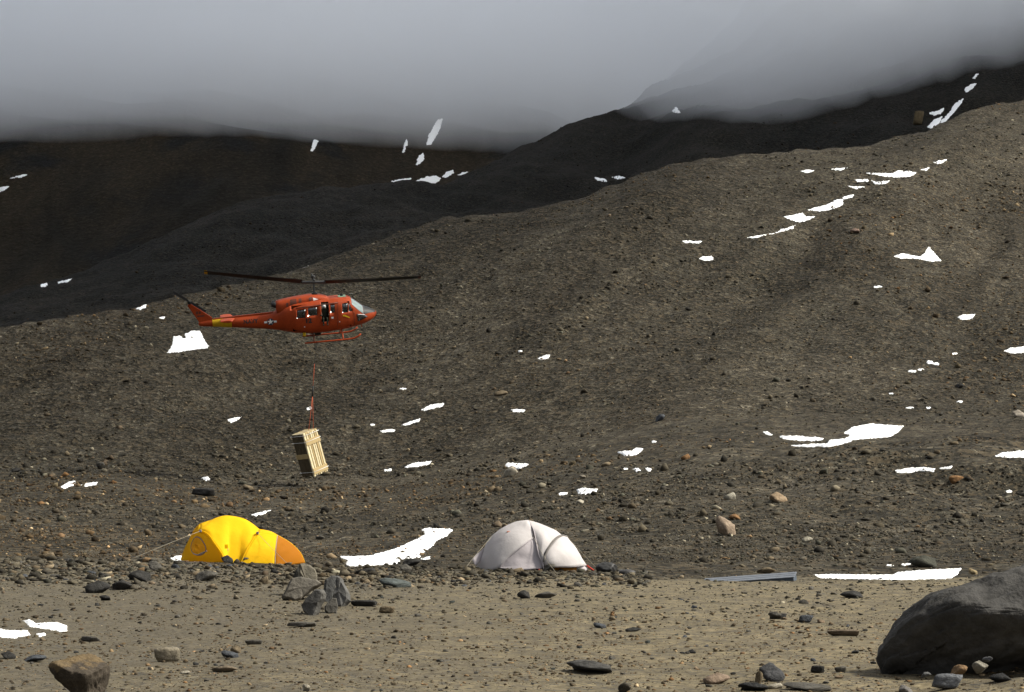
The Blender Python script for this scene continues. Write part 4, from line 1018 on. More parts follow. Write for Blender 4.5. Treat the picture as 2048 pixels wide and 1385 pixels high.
def yellow_tent():
    T = Tent('dome_tent', 'yellow dome tent with round vent and orange end flap', 480, 1127, 46.6)
    LO = [(357, 1126, .35), (366, 1100, .30), (375, 1083, .25), (387, 1061, .12), (400, 1049, .02)]
    AR = [(462, 1129, -.95), (456, 1108, -.90), (437, 1084, -.72), (422, 1068, -.5), (404, 1060, -.30)]
    RG = [(400, 1049, .02), (421, 1042, .05), (448, 1033.5, .08), (481, 1038, .08), (501, 1048, .06), (517, 1060, .02)]
    SM = [(491, 1129, -.93), (500, 1104, -.82), (510, 1083, -.6), (519, 1066, -.32)]
    VE = [(557, 1128, -.62), (557, 1097, -.52), (557, 1071, -.25)]
    FO = [(606, 1127, .25), (598, 1108, .22), (580, 1088, .10), (557, 1071, -.25)]
    A, B = T.c(LO), T.c(AR)
    end = T.panel('end_panel', A, B, 0.10, M_TYD, seed=2)
    low = np.concatenate([T.c(AR[::-1], 16), T.c([AR[0], SM[0]], 5)[1:], T.c(SM, 14)[1:]]); top = T.c([(404, 1060, -.3)] + RG[1:] + [SM[-1]], len(low))
    T.panel('front_panel', top, low, 0.09, M_TY, 16, 3)
    T.panel('porch_panel', T.c(SM), T.c(VE), 0.03, M_TY, 12, 4)
    T.panel('porch_roof', T.c([RG[-1], (540, 1064, -.05), VE[-1]], 10), T.c([SM[-1], VE[-1]], 10), 0.01, M_TY, 5, 5)
    T.panel('roof_edge', T.c([(400, 1049, .02), (404, 1060, -.30)], 6), T.c([(421, 1042, .05), (420, 1056, -.25)], 6), 0.02, M_TY, 6, 5)
    T.panel('end_flap', T.c(FO), T.c([(557, 1134, -.62), (557, 1097, -.52), (557, 1071, -.25)]), 0.03, M_TO, 12, 6, label='darker orange flap at the right end')
    hi = np.concatenate([T.c(LO, 12), T.c(RG, 20)[1:], T.c([RG[-1], (540, 1064, -.05), VE[-1]], 8)[1:], T.c(FO[::-1], 12)[1:]])
    bs = T.c([(357, 1127, .36), (390, 1127, .9), (450, 1127, 1.15), (510, 1127, 1.1), (570, 1127, .8), (606, 1127, .27)], len(hi))
    P = hi[:, None] * (1 - np.linspace(0, 1, 12)[None, :, None]) + bs[:, None] * np.linspace(0, 1, 12)[None, :, None]
    w = np.sin(np.pi * np.linspace(0, 1, 12))[None, :, None] * np.sin(np.pi * np.linspace(0, 1, len(hi)))[:, None, None]
    ob = link('back_panel', grid_mesh('back_panel', P + w * np.array([0, 0.16, 0.16])), M_TY, T.root); ob.modifiers.new('cloth', 'SOLIDIFY').thickness = 0.012
    # pole sleeves and edges
    T.tube('pole_sleeve', [(a, b, d - .02) for a, b, d in AR], 0.012, M_TYD); T.tube('pole_sleeve', [(a, b, d - .02) for a, b, d in SM], 0.012, M_TYD); T.tube('pole_sleeve', [(a, b, d - .01) for a, b, d in VE], 0.010, M_CORD)
    # the round vent, its folded pouch and rim
    P, N = T.surf(A, B, 0.10, 14, 0.012, 2)
    def on(t, s):
        i = np.clip(t * 24, 0, 23.99); j = np.clip(s * 13, 0, 12.99); a, b = int(i), int(j); f, g = i - a, j - b
        q = lambda M: (M[a, b] * (1 - f) + M[a + 1, b] * f) * (1 - g) + (M[a, b + 1] * (1 - f) + M[a + 1, b + 1] * f) * g
        return q(P), q(N)
    rows = []; rim = []
    for rr in (0.0, 0.25, 0.5, 0.75, 1.0):
        row = []
        for a in np.linspace(0, 2 * np.pi, 28, endpoint=False):
            p_, n_ = on(0.40 + 0.225 * rr * math.sin(a) + 0.03 * math.cos(a), 0.50 + 0.235 * rr * math.cos(a))
            row.append(p_ + n_ * (0.02 + 0.07 * (1 - rr ** 2) * (0.6 + 0.4 * math.sin(3 * a + 1)) * (1 if math.sin(a) < 0.4 else 0.55)))
        rows.append(row)
    v = link('vent_pouch', grid_mesh('vent_pouch', np.array(rows), True, True), M_TV, T.root)
    rim = [Vector(q) for q in rows[-1]] + [Vector(rows[-1][0])]
    link('rim', mesh('rim', *tube(rim, 0.012, 6), True), M_SEAM, v)
    T.tube('vent_fold', [(395, 1106, -.72), (405, 1108, -.84), (415, 1104, -.88), (425, 1100, -.9)], 0.012, M_SEAM)
    for q in ((405, 1062, -.40), (519, 1066, -.40)): 
        p_ = T.p(q); box('guy_tab', (p_[0] - .03, p_[1] - .03, p_[2] - .03), (p_[0] + .03, p_[1] + .03, p_[2] + .03), M_SEAM, T.root, 0.01)
    T.tube('guy_line', [(405, 1062, -.42), (340, 1089, -1.0), (275, 1117, -1.5)], 0.004, M_CORD, 5, 8); T.tube('guy_line', [(519, 1066, -.42), (555, 1096, -.9), (596, 1132, -1.2)], 0.004, M_CORD, 5, 8)
    T.tube('door_tie', [(466, 1088, -.92), (467, 1100, -.96)], 0.008, M_CORD, 5, 4)
    p_ = T.p((465, 1090, -.95)); box('stain_patch', (p_[0] - .05, p_[1] - .02, p_[2] - .06), (p_[0] + .03, p_[1] + .0, p_[2] + .04), M_TYD, T.root, 0.01)
    return T

def white_tent():
    T = Tent('dome_tent', 'pale white dome tent with hooded porch, right of the snow patch', 1065, 1140, 45.8)
    LO = [(954, 1139, .25), (964, 1113, .22), (973, 1090, .16), (983, 1075, .08), (1000, 1061, .02)]
    RG = [(1000, 1061, .02), (1014, 1053, .03), (1034, 1045, .04), (1056, 1042.5, .05)]
    RR = [(1056, 1042.5, .05), (1076, 1048, .05), (1097, 1057.5, .04), (1114, 1070, .0)]
    SE = [(1056, 1042.5, .05), (1064, 1054, -.26), (1068, 1064, -.42), (1073, 1090, -.70), (1077, 1108, -.86), (1084, 1126, -.96), (1087, 1140, -1.0)]
    LW = [(998, 1134, -.80), (1020, 1110, -.76), (1045, 1090, -.70), (1067, 1074, -.50)]
    HA = [(1086, 1122, -.98), (1090, 1108, -.93), (1097, 1095, -.84), (1110, 1079, -.58), (1123, 1072, -.28), (1133, 1074, -.02)]
    top = np.concatenate([T.c(LO, 14), T.c(RG, 12)[1:]]); low = np.concatenate([T.c([LO[0], (966, 1141, -.25), (978, 1140, -.55), LW[0]], 9), T.c(LW, 11)[1:], T.c([LW[-1], (1063, 1053, -.24), SE[0]], 7)[1:]])
    low = spline(low, len(top))
    T.panel('upper_panel', top, low, 0.10, M_TW, 16, 12)
    a = T.c(LW, 20); b = spline(np.concatenate([T.c([LW[0], (1040, 1137, -1.0), (1084, 1134, -1.0)], 10), T.c([(1084, 1126, -.96), (1073, 1090, -.70), LW[-1]], 10)]), 20)
    T.panel('lower_panel', a, b, -0.02, M_TG, 12, 13, label='triangular side panel with its shade painted greyer')
    a = np.concatenate([T.c(SE[::-1], 16), T.c(RR, 12)[1:]]); T.panel('middle_panel', a, T.c(HA[:-1] + [(1118, 1071, -.1)], len(a)), 0.05, M_TW, 14, 14)
    a = T.c(HA); T.panel('porch_hood', a, T.c([(1092, 1133, -1.0), (1110, 1132, -1.0), (1140, 1133, -.8), (1160, 1132, -.5), (1172, 1131, -.15)]), 0.13, M_TW, 14, 15)
    T.tube('hood_rim', [(x, r - .8, d - .03) for x, r, d in HA], 0.018, M_SEAM); T.tube('hood_rim', [(x - 2.5, r - 1.5, d - .01) for x, r, d in HA[1:]], 0.010, M_SEAM)
    T.tube('pole_sleeve', [(x, r, d - .03) for x, r, d in SE], 0.014, M_TG)
    T.tube('pole_sleeve', [(x, r, d - .03) for x, r, d in LW], 0.010, M_TG)
    hi = np.concatenate([T.c(LO, 12), T.c(RG, 10)[1:], T.c(RR, 12)[1:], T.c([RR[-1], HA[-1]], 5)[1:], T.c([HA[-1], (1150, 1100, .05), (1172, 1131, -.15)], 10)[1:]])
    bs = T.c([(954, 1140, .26), (985, 1140, .9), (1040, 1140, 1.15), (1100, 1140, 1.1), (1150, 1140, .7), (1173, 1140, -.1)], len(hi)); t = np.linspace(0, 1, 12)[None, :, None]
    w = np.sin(np.pi * t) * np.sin(np.pi * np.linspace(0, 1, len(hi)))[:, None, None]
    ob = link('back_panel', grid_mesh('back_panel', hi[:, None] * (1 - t) + bs[:, None] * t + w * np.array([0, 0.16, 0.16])), M_TW, T.root); ob.modifiers.new('cloth', 'SOLIDIFY').thickness = 0.012
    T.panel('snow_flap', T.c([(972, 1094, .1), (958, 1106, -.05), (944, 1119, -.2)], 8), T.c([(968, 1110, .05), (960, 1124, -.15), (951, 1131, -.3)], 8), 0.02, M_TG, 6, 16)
    T.panel('inner_tent', T.c([(1106, 1131, -.8), (1130, 1132, -.65), (1152, 1133, -.45)], 8), T.c([(1112, 1150, -.8), (1130, 1150, -.65), (1152, 1149, -.45)], 8), 0.03, M_OCHRE, 6, 17, label='ochre inner tent under the porch hood')
    T.panel('inner_tent', T.c([(1153, 1133, -.45), (1168, 1132, -.25)], 6), T.c([(1152, 1149, -.45), (1178, 1142, -.2)], 6), 0.01, M_TG, 5, 18)
    T.tube('strap', [(1173, 1131, -.2), (1186, 1140, -.3)], 0.02, M_RED, 5, 4); T.tube('strap', [(1077, 1136, -1.03), (1079, 1144, -1.05)], 0.018, M_RED, 5, 4); T.tube('strap', [(958, 1138, .1), (967, 1141, -.1)], 0.018, M_RED, 5, 4)
    for (x, r, d) in ((1020, 1065, -.22), (1086, 1058, -.12)):
        p_ = T.p((x, r, d)); box('repair_patch', (p_[0] - .07, p_[1] - .10, p_[2] - .02), (p_[0] + .05, p_[1] + .0, p_[2] + .03), M_PATCH, T.root, 0.01)
    T.tube('guy_line', [(1067, 1075, -.6), (1090, 1115, -1.15), (1118, 1150, -1.6)], 0.005, M_CORD, 5, 6)
    T.tube('guy_line', [(983, 1075, -.1), (950, 1110, -.8), (925, 1140, -1.2)], 0.004, M_CORD, 5, 6); T.tube('guy_line', [(1137, 1078, -.1), (1170, 1112, -.5), (1200, 1143, -.9)], 0.004, M_CORD, 5, 6)
    return T
yellow_tent(); white_tent()

# dark stuff sack beside the white tent and the long blue box lying on the ground
def lump(sub, seed, planes=10, cut=0.62, rough=0.05):
    """an angular stone: a ball cut by random planes, 1 m across"""
    r = np.random.default_rng(seed); V, Fc = ico(sub); D = V / np.linalg.norm(V, axis=1, keepdims=True)
    Nn = r.normal(0, 1, (planes, 3)); Nn /= np.linalg.norm(Nn, axis=1, keepdims=True); dk = r.uniform(cut - 0.25, cut + 0.1, planes)
    rad = np.ones(len(D))
    for n_, d_ in zip(Nn, dk):
        c = D @ n_; rad = np.minimum(rad, np.where(c > 0.05, d_ / np.maximum(c, 0.05), 9))
    P = D * rad[:, None]; P += rough * np.stack([fbm(P[:, 0] * 3 + k * 9, P[:, 1] * 3 + P[:, 2] * 2.3, 3, seed + k) for k in range(3)], -1)
    lo, hi = P.min(0), P.max(0); P = (P - (lo + hi) / 2) / (hi - lo)
    return P, Fc
def lump_mesh(sub, seed, smooth=False, **kw):
    P, Fc = lump(sub, seed, **kw); me = fast_mesh('stone', P, Fc, smooth); me.materials.append(M_ROCK); return me
SM_ = [lump_mesh(2, 500 + i, planes=9, cut=0.52, rough=0.03) for i in range(14)]; BG_ = [lump_mesh(3, 600 + i, planes=10, cut=0.54, rough=0.03) for i in range(10)]

def place_stone(px, row, w, h, col, label, group=None, big=True, var=0, depth=0.8, layer='slope', rot=None, sink=0.22, name='stone', lift=0.0, cat='stone'):
    x, y, z = [float(v[0]) for v in hit([px], [row], layer)]
    k = y / F; ob = bpy.data.objects.new(name, (BG_ if big else SM_)[var % (10 if big else 14)]); COL.objects.link(ob)
    hh = h * k * 1.18
    ob.location = (x, y + w * k * depth * 0.45, z + hh * (0.5 - sink) + lift); ob.scale = (w * k, w * k * depth, hh)
    ob.rotation_euler = rot or (0, 0, (var * 1.7) % 0.7 - 0.35); ob.color = (*col, 1)
    return tag(ob, label, cat, group)
DK, GR, TN, PL, BL, OR_ = (.034, .033, .031), (.078, .073, .063), (.135, .107, .07), (.33, .30, .24), (.066, .071, .078), (.175, .10, .048)
HS = [
 (274,1162,46,21,DK,'broad dark stone at the sand edge left of the yellow tent'), (241,1181,46,20,DK,'long dark stone lying lowest under the left rubble bank'), (191,1187,50,25,DK,'dark peaked stone left of the long dark stone'),
 (308,1142,30,19,GR,'upright grey stone on the rubble bank left of the yellow tent'), (410,1163,46,20,GR,'grey domed stone on the sand below the yellow tent'), (93,1118,32,13,TN,'tan stone on top of the rubble bank near the left edge'),
 (208,1202,24,11,DK,'small dark stone alone under the dark peaked stone'), (178,1284,36,11,GR,'flat greenish stone right of the snow on the sand'), (332,1325,50,30,(.20,.175,.13),'rounded pale brown boulder lying alone on the left sand'),
 (458,1317,36,15,BL,'blue grey flat stone right of the rounded boulder'), (470,1307,22,15,TN,'small tan stone leaning behind the blue grey one'), (447,1346,54,14,(.15,.12,.085),'half buried tan slab below the blue grey stone'),
 (371,1349,22,7,PL,'small whitish stone flat on the sand near the bottom'), (14,1319,30,15,DK,'dark stone cut by the left edge near the bottom'), (66,1325,58,13,BL,'flat slate slab behind the tan topped boulder'),
 (527,1168,19,15,TN,'small tan block just left of the leaning slabs'), (612,1383,15,14,PL,'pale pebble at the bottom below the leaning slabs'), (602,1255,58,10,GR,'thin flat stone below the leaning slabs'), (505,1290,34,10,GR,'thin grey stone on the sand left of centre'),
 (789,1176,64,19,(.075,.085,.082),'long greenish slab right of the leaning slabs'), (1047,1198,27,17,DK,'dark blocky stone below the white tent'), (1092,1197,42,13,GR,'low grey stone beside the dark blocky one'),
 (1075,1134,38,15,GR,'grey stone weighing down the front of the white tent'), (1023,1136,32,11,GR,'flat stone at the left foot of the white tent'), (1099,1143,26,15,GR,'rounded stone under the porch corner of the white tent'), (1031,1147,32,11,TN,'pale flat stone in front of the white tent'),
 (1180,1350,104,26,(.062,.060,.056),'large flat dark slab near the bottom centre'), (773,1227,32,14,TN,'brownish wedge stone right of the leaning slabs'), (728,1214,50,13,DK,'dark flat stone touching the right of the leaning slabs'),
 (1200,1257,26,11,BL,'small grey stone in the pale sand right of centre'), (1225,1241,15,9,TN,'small tan pebble beside the grey stone right of centre'), (1250,1386,28,21,(.055,.048,.038),'dark brown lump at the bottom edge'),
 (1266,1264,32,9,DK,'thin dark stone in the sand right of centre'), (810,1142,28,13,GR,'pale grey stone below the snow between the tents'), (822,1133,38,15,DK,'dark stone at the right end of the snow between the tents'), (732,1150,42,14,DK,'dark low stone below the snow between the tents'),
 (1551,1239,26,15,GR,'grey block below the long blue box'), (1612,1246,30,15,BL,'bluish block right of the grey one, left of the big boulder'), (1690,1273,64,13,(.12,.095,.07),'long brown slab left of the big boulder'), (1948,1150,20,13,(.24,.19,.11),'round tan stone just above the big boulder'),
 (1850,1136,58,25,(.05,.05,.04),'jagged dark outcrop behind the long snow strip'), (1535,1148,38,13,TN,'tan stone touching the back of the blue box'), (1432,1369,54,22,(.20,.15,.11),'pinkish tan slab at the bottom right'), (1547,1364,52,36,(.06,.06,.062),'dark pointed rock at the bottom, left of the big boulder'),
 (1519,1373,15,30,TN,'upright tan splinter beside the dark pointed rock'), (1549,1379,36,12,PL,'pale flat chip in front of the dark pointed rock'), (1508,1384,54,17,(.03,.03,.03),'black stone at the bottom edge left of the pale chip'), (1637,1347,28,15,DK,'small dark wedge left of the big boulder'),
 (1681,1345,24,11,GR,'small grey wedge next to the boulder foot'), (1620,1384,94,15,GR,'long grey slab at the bottom left of the big boulder'), (1706,1197,46,15,DK,'dark lens shaped stone up from the big boulder'),
 (1022,953,27,20,PL,'pale cream boulder under the wedge of snow'), (1003,792,28,12,TN,'tan block on the slope in mid picture'), (1560,1006,36,22,(.23,.17,.11),'big tan boulder in the rubble right of the white tent'), (1321,843,20,15,BL,'dark blue grey boulder alone on the slope'),
 (1459,1000,26,15,(.28,.26,.21),'pale boulder in the dark rubble above the blue box'), (1711,468,22,12,(.20,.14,.11),'pinkish boulder high on the slope below the snow chain'), (405,992,46,16,DK,'dark mound of rock above the yellow tent'), (1912,968,34,17,OR_,'rust coloured rock in the rubble on the right'),
 (1453,1072,40,40,(.22,.17,.125),'pale pinkish crag leaning out of the rubble, right side'), (1470,1040,24,12,OR_,'orange stone on top of the pinkish crag'), (1010,1058,16,11,TN,'small tan boulder behind the top of the white tent'), (1615,1085,22,12,(.26,.24,.19),'light boulder above the blue box, in the rubble'),
 (2040,835,26,16,(.25,.22,.18),'grey white rock at the right edge of the slope'), (1920,778,18,11,DK,'dark boulder on the right slope'), (1370,920,20,12,OR_,'orange stone on the slope above the blue box'), (1165,958,14,8,(.25,.22,.17),'light pebble on the slope above the white tent'),
 (1838,250,22,30,(.11,.085,.05),'brown crag at the foot of the upper right gully'), (200,935,16,10,GR,'small grey boulder low on the left slope'), (495,980,22,11,TN,'tan boulder left of the hanging timber'),
 (1160,1008,16,9,PL,'whitish stone under the oval snow patch'), (640,1080,20,9,GR,'grey stone behind the yellow tent porch'), (30,945,18,10,DK,'dark boulder at the far left of the slope')]
for i, (px, row, w, h, col, lab) in enumerate(HS):
    lay = 'ridge' if row < 300 else 'slope'
    place_stone(px, row, w, h, col, lab, big=True, var=i, layer=lay, cat='rock' if w > 35 else 'stone', name='boulder' if w > 45 else 'stone', sink=0.15)
# three stones piled against the yellow tent
place_stone(453, 1126, 25, 16, DK, 'dark left foot stone of the little pile against the yellow tent', var=3)
place_stone(480, 1127, 38, 17, GR, 'grey right foot stone of the little pile against the yellow tent', var=4)
place_stone(471, 1126, 32, 11, (.12, .115, .10), 'flat grey stone on top of the pile against the yellow tent', var=5, lift=15 * 46 / F, sink=0.1)

# slabs leaning together
def slab(name, poly, ny, thick, lean, label, col, y):
    """outline given in photograph pixels at distance y, extruded back and leant"""
    cx = sum(p[0] for p in poly) / len(poly); by = max(p[1] for p in poly)
    y = float(hit([cx], [by])[1][0]) + y; k = y / F; base = at(cx, by, y); r = np.random.default_rng(len(label))
    ol = [((p[0] - cx) * k, (by - p[1]) * k) for p in poly]; n = len(ol)
    dens = []
    for (a, b), (c, d) in zip(ol, ol[1:] + ol[:1]):
        m = max(1, int(math.hypot(c - a, d - b) / 0.06))
        for i in range(m): dens.append((a + (c - a) * i / m + r.normal(0, .006), b + (d - b) * i / m + r.normal(0, .006)))
    n = len(dens); V = []; lv = [(-thick / 2, 0.86), (-thick / 2 + .03, 0.97), (0.0, 1.02), (thick / 2 - .02, 0.97), (thick / 2, 0.86)]
    mx = sum(a for a, b in dens) / n; mz = sum(b for a, b in dens) / n
    for yy, s in lv:
        for a, b in dens: V.append((mx + (a - mx) * s, yy + r.normal(0, .008), mz + (b - mz) * s))
    V.append((mx, -thick / 2 - .015, mz)); V.append((mx, thick / 2 + .01, mz)); Fc = []
    for i in range(len(lv) - 1):
        for j in range(n): Fc.append((i * n + j, i * n + (j + 1) % n, (i + 1) * n + (j + 1) % n, (i + 1) * n + j))
    for j in range(n): Fc.append((5 * n, (j + 1) % n, j)); Fc.append((5 * n + 1, 4 * n + j, 4 * n + (j + 1) % n))
    me = mesh('slab', V, Fc); ob = link('leaning_stone', me, M_ROCK); ob.location = base - Vector((0, 0, 0.03)); ob.rotation_euler = lean; ob.color = (*col, 1)
    return tag(ob, label, 'stone slab', 'slabs leaning together in the foreground')
q = lambda L: [(540 + a / 10.655, 1110 + b / 10.655) for a, b in L]
slab('slab', q([(650,160),(720,150),(850,190),(960,280),(1020,380),(1010,480),(930,900),(560,900),(600,400)]), 0, .22, (R(-14), 0, R(14)), 'tall pale slab standing at the back of the leaning slabs', (.125,.113,.088), 0.5)
slab('slab', q([(430,480),(640,430),(980,490),(1100,560),(900,680),(640,920),(530,985),(270,930),(265,880),(350,680)]), 0, .20, (R(-18), R(3), R(10)), 'broad layered slab lying at the left of the leaning slabs', (.11,.10,.084), 0.1)
slab('slab', q([(960,690),(1080,690),(1130,780),(1120,900),(1040,1080),(960,1280),(860,1290),(700,1180),(660,1060),(760,900),(850,790)]), 0, .20, (R(-10), R(2), R(-14)), 'narrow slab at the front middle of the leaning slabs', (.082,.079,.073), 0.1)
slab('slab', q([(1430,400),(1500,440),(1560,600),(1680,800),(1690,940),(1560,1090),(1420,1110),(1330,960),(1390,640)]), 0, .22, (R(-16), R(-2), R(-10)), 'pointed ribbed slab at the right of the leaning slabs', (.095,.093,.089), 0.15)
slab('slab', q([(1290,850),(1400,900),(1450,1060),(1400,1200),(1230,1250),(1160,1180),(1160,1060)]), 0, .16, (R(-10), R(3), R(8)), 'short slab at the front foot of the pointed ribbed slab', (.085,.08,.07), 0.05)
slab('slab', q([(1330,420),(1440,400),(1400,640),(1330,1000),(1240,1050),(1130,1000),(1150,700),(1200,500)]), 0, .18, (R(-12), 0, R(16)), 'dark slab in the middle rear of the leaning slabs', (.07,.07,.068), 0.55)
slab('slab', q([(560,300),(650,170),(680,620),(640,820),(470,820),(470,480)]), 0, .14, (R(-5), 0, R(-45)), 'dark narrow slab edge behind the tall pale slab', (.06,.058,.052), 0.9)

# boulders of the foreground
def boulder(name, label, V, Fc, col, loc):
    me = fast_mesh(name, V, Fc, True); ob = link(name, me, M_ROCK); ob.location = loc; ob.color = (*col, 1); return tag(ob, label, 'boulder')
def big_boulder():
    V, Fc = ico(6); D = V / np.linalg.norm(V, axis=1, keepdims=True)
    e = 3.6; r = (np.abs(D[:, 0]) ** e + np.abs(D[:, 1]) ** e + np.abs(D[:, 2]) ** e) ** (-1 / e); P = D * r[:, None] * np.array([1.30, 0.75, 0.58])
    # lower front is undercut, left end rounded, back end rises to the right
    P[:, 2] += 0.26 * P[:, 0] + 0.05 * np.maximum(P[:, 0], 0) ** 2 - 0.14 * sstep(-0.7, -1.3, P[:, 0]) * (P[:, 2] > 0)
    low = sstep(0.16, -0.42, P[:, 2] - 0.24 * P[:, 0]); fr = sstep(0.15, -0.6, P[:, 1])
    P[:, 1] += 1.05 * low * fr; P[:, 0] += 0.10 * low * sstep(-0.5, -1.2, P[:, 0])
    up = sstep(0.05, 0.5, P[:, 2] - 0.22 * P[:, 0]); P[:, 1] += 0.28 * up * fr      # the top face slopes back
    for nx_, ny_, nz_, dd in ((-.10, -.55, .83, .46), (-.80, -.35, .48, .98), (-.25, -.85, -.46, .30), (.30, -.50, .81, .62), (-.55, .1, .83, .74), (-.6, -.75, -.25, .80), (.15, -.9, .35, .58)):
        nn = np.array([nx_, ny_, nz_]); nn /= np.linalg.norm(nn); P -= nn * (0.85 * np.maximum(0, P @ nn - dd))[:, None]
    n = fbm(P[:, 0] * 1.6 + P[:, 1], P[:, 2] * 1.9 - P[:, 1] * 0.7, 4, 301); n2 = fbm(P[:, 0] * 6 - P[:, 2] * 2.5, P[:, 1] * 6 + P[:, 2] * 5, 4, 302)
    P += D * (0.04 * n + 0.022 * n2)[:, None]
    st_ = np.abs(vnoise(P[:, 0] * 1.1 - P[:, 2] * 0.5 + 4.2, P[:, 2] * 6 - P[:, 0] * 2.6 + P[:, 1] * 1.5, 303)); P += -D * (0.03 * np.exp(-(st_ / 0.06) ** 2))[:, None]   # bedding cracks
    # the step in the right of the top face
    s_ = sstep(-0.02, 0.04, P[:, 0] - 0.42 + 0.15 * P[:, 1]) * sstep(0.0, 0.3, P[:, 2] - 0.22 * P[:, 0]); P += D * (0.06 * s_)[:, None]
    g = np.exp(-(((P[:, 0] - 0.62) / 0.28) ** 2 + ((P[:, 2] - 0.36 - 0.1 * (P[:, 0] - .6)) / 0.035) ** 2)) * (P[:, 1] < 0.1); P += -D * (0.10 * g)[:, None]
    c = at(2052, 1266, 18.0)
    return boulder('boulder', 'huge smooth dark grey boulder cut by the right edge', P, Fc, (.058, .056, .053), c)
big_boulder()
def left_boulder():
    P, Fc = lump(5, 77, planes=11, cut=0.66, rough=0.03); D = P / np.linalg.norm(P, axis=1, keepdims=True)
    P = P * np.array([0.45, 0.48, 0.48]); nn = np.array([0.25, -0.25, 0.93]); nn /= np.linalg.norm(nn); P -= nn * (0.9 * np.maximum(0, P @ nn - 0.14))[:, None]
    P[:, 1] += 0.45 * np.maximum(0, 0.10 - P[:, 2]) * sstep(0.1, -0.2, P[:, 1]); P[:, 0] -= 0.16 * P[:, 2]
    P += D * (0.014 * fbm(P[:, 0] * 9 + P[:, 1] * 6, P[:, 2] * 12, 4, 311) + 0.006 * fbm(P[:, 0] * 30, P[:, 2] * 30 + P[:, 1] * 20, 3, 312))[:, None]
    ob = boulder('boulder', 'squat brown boulder with a flat tan top near the left corner', P, Fc, (.115, .085, .055), at(163, 1362, 16.1)); ob.data.materials[0] = M_CRUST_SHADE; return ob
lb = left_boulder()
# stones heaped at the foot of the big boulder
for i, (px, row, w, h, col, lab) in enumerate([(1975,1349,44,22,(.20,.185,.15),'grey white stone heaped against the foot of the huge boulder'), (1932,1356,38,20,(.21,.135,.075),'rusty tan stone heaped against the foot of the huge boulder'),
    (1893,1380,62,27,(.13,.135,.145),'bluish grey stone in front of the huge boulder'), (2002,1383,48,15,(.03,.03,.03),'black flat stone in front of the huge boulder at right'), (1815,1388,34,18,(.15,.14,.13),'grey stone at the bottom, under the left end of the huge boulder'),
    (1865,1360,30,10,(.11,.11,.11),'small slate chip at the foot of the huge boulder'), (1990,1328,24,10,(.12,.12,.125),'blue grey chip wedged under the right of the huge boulder')]):
    x, y = float(uv(px, row)[0]) * 16.45, 16.45
    k = y / F; z = float(zat(x, y)[0]); p = at(px, row, y); ob = bpy.data.objects.new('stone', BG_[(i * 3 + 1) % 10]); COL.objects.link(ob)
    ob.scale = (w * k, w * k * .8, h * k * 1.3); ob.location = (p.x, y, z + h * k * 0.45); ob.rotation_euler = (0, 0, i * 0.5 - 1); ob.color = (*col, 1)
    if p.z > z + 0.02: ob.location.y = y + 0.25; ob.location.z = p.z + h * k * 0.4
    tag(ob, lab, 'stone')

# long blue grey box half sunk in the ground
bx = empty('long_box', at(1500, 1172, 42.0)); tag(bx, 'long low blue grey wooden box lying right of the white tent', 'box')
M_BLUE = plain('blue grey painted wood', (0.045, 0.062, 0.085), 0.7, 0.3, 4.0, 0.2); M_BLUET = plain('worn pale blue lid', (0.095, 0.107, 0.128), 0.8, 0.3, 5.0, 0.2)
k = 42.0 / F
bx.rotation_euler = (R(7), R(-4.6), R(-14))
box('body', (-95 * k, -0.02, -0.20), (88 * k, 0.55, 0.105), M_BLUE, bx, 0.01)
for i in range(3): box('lid_board', (-96 * k, -0.035 + i * 0.205, 0.107), (89 * k, 0.160 + i * 0.205, 0.128 + 0.006 * i), M_BLUET, bx, 0.006)
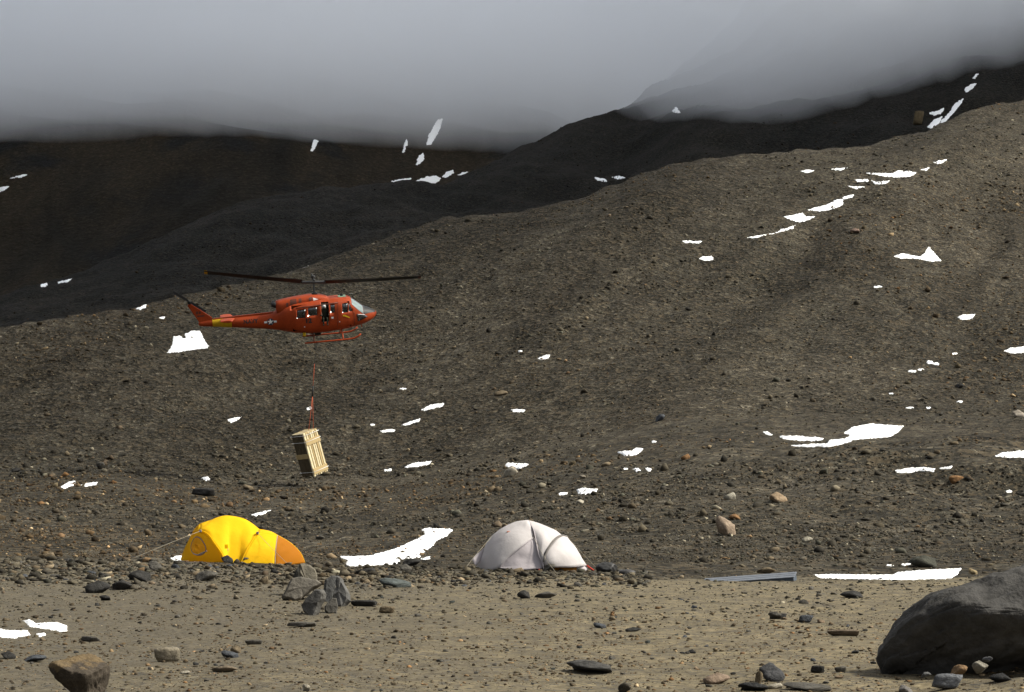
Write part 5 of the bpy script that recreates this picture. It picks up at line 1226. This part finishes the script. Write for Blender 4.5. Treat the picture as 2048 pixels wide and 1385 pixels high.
# dark sack by the porch
V, Fc = lump(4, 900, planes=6, cut=0.95, rough=0.06); me = fast_mesh('stuff_sack', V * np.array([0.50, 0.35, 0.26]), Fc, True)
ob = link('stuff_sack', me, plain('black nylon', (0.014, 0.014, 0.014), 0.6)); p = at(1213, 1146, 45.0); ob.location = (p.x, 45.0, float(zat(p.x, 45.0)[0]) + 0.09); tag(ob, 'black soft sack lying at the right end of the white tent', 'sack')
V, Fc = lump(4, 903, planes=6, cut=0.95, rough=0.05); me = fast_mesh('stuff_sack', V * np.array([0.42, 0.30, 0.15]), Fc, True)
ob = link('stuff_sack', me, plain('dark nylon', (0.022, 0.02, 0.019), 0.6)); p = at(1253, 1150, 44.6); ob.location = (p.x, 44.6, float(zat(p.x, 44.6)[0]) + 0.05); tag(ob, 'low dark bundle on the ground right of the black sack', 'sack')

# stones that nothing tells apart
r2 = np.random.default_rng(44)
def many(n, pxr, rowr, wr, cols, label, group, depth=.8):
    k = 0
    while k < n:
        px, row = r2.uniform(*pxr), r2.uniform(*rowr)
        if 560 < px < 705 and row > 1120: continue
        if 350 < px < 610 and row < 1130: continue
        if px > 1755 and row > 1190: continue
        w = r2.uniform(wr[0], wr[0] + (wr[1] - wr[0]) * r2.random() ** 1.8)
        c = np.array(cols[r2.integers(len(cols))]) * r2.uniform(0.75, 1.3)
        place_stone(px, row, w, w * r2.uniform(0.35, 0.62), tuple(c), label, group, False, int(r2.integers(14)), depth, rot=(r2.normal(0, .12), r2.normal(0, .12), r2.uniform(0, 6.28)), sink=0.36); k += 1
many(80, (-20, 600), (1122, 1165), (11, 30), [DK, DK, GR, GR, BL, TN], 'dark angular stone in the low bank left of the leaning slabs', 'stones of the left rubble bank')
many(50, (700, 1300), (1140, 1175), (10, 26), [DK, GR, GR, BL, TN], 'angular stone in the strewn band below the white tent', 'stones below the white tent')
many(45, (-20, 700), (1190, 1380), (9, 20), [DK, GR, DK, TN], 'small stone scattered on the grey sand at left', 'stones on the left sand')
many(55, (700, 1400), (1190, 1385), (9, 22), [DK, GR, GR, TN, (.055, .06, .055)], 'small stone scattered on the pale sand in the middle', 'stones on the middle sand')
many(60, (1350, 1760), (1180, 1385), (10, 28), [DK, GR, BL, TN, (.2, .15, .1)], 'stone in the litter left of the huge boulder', 'stones left of the huge boulder')
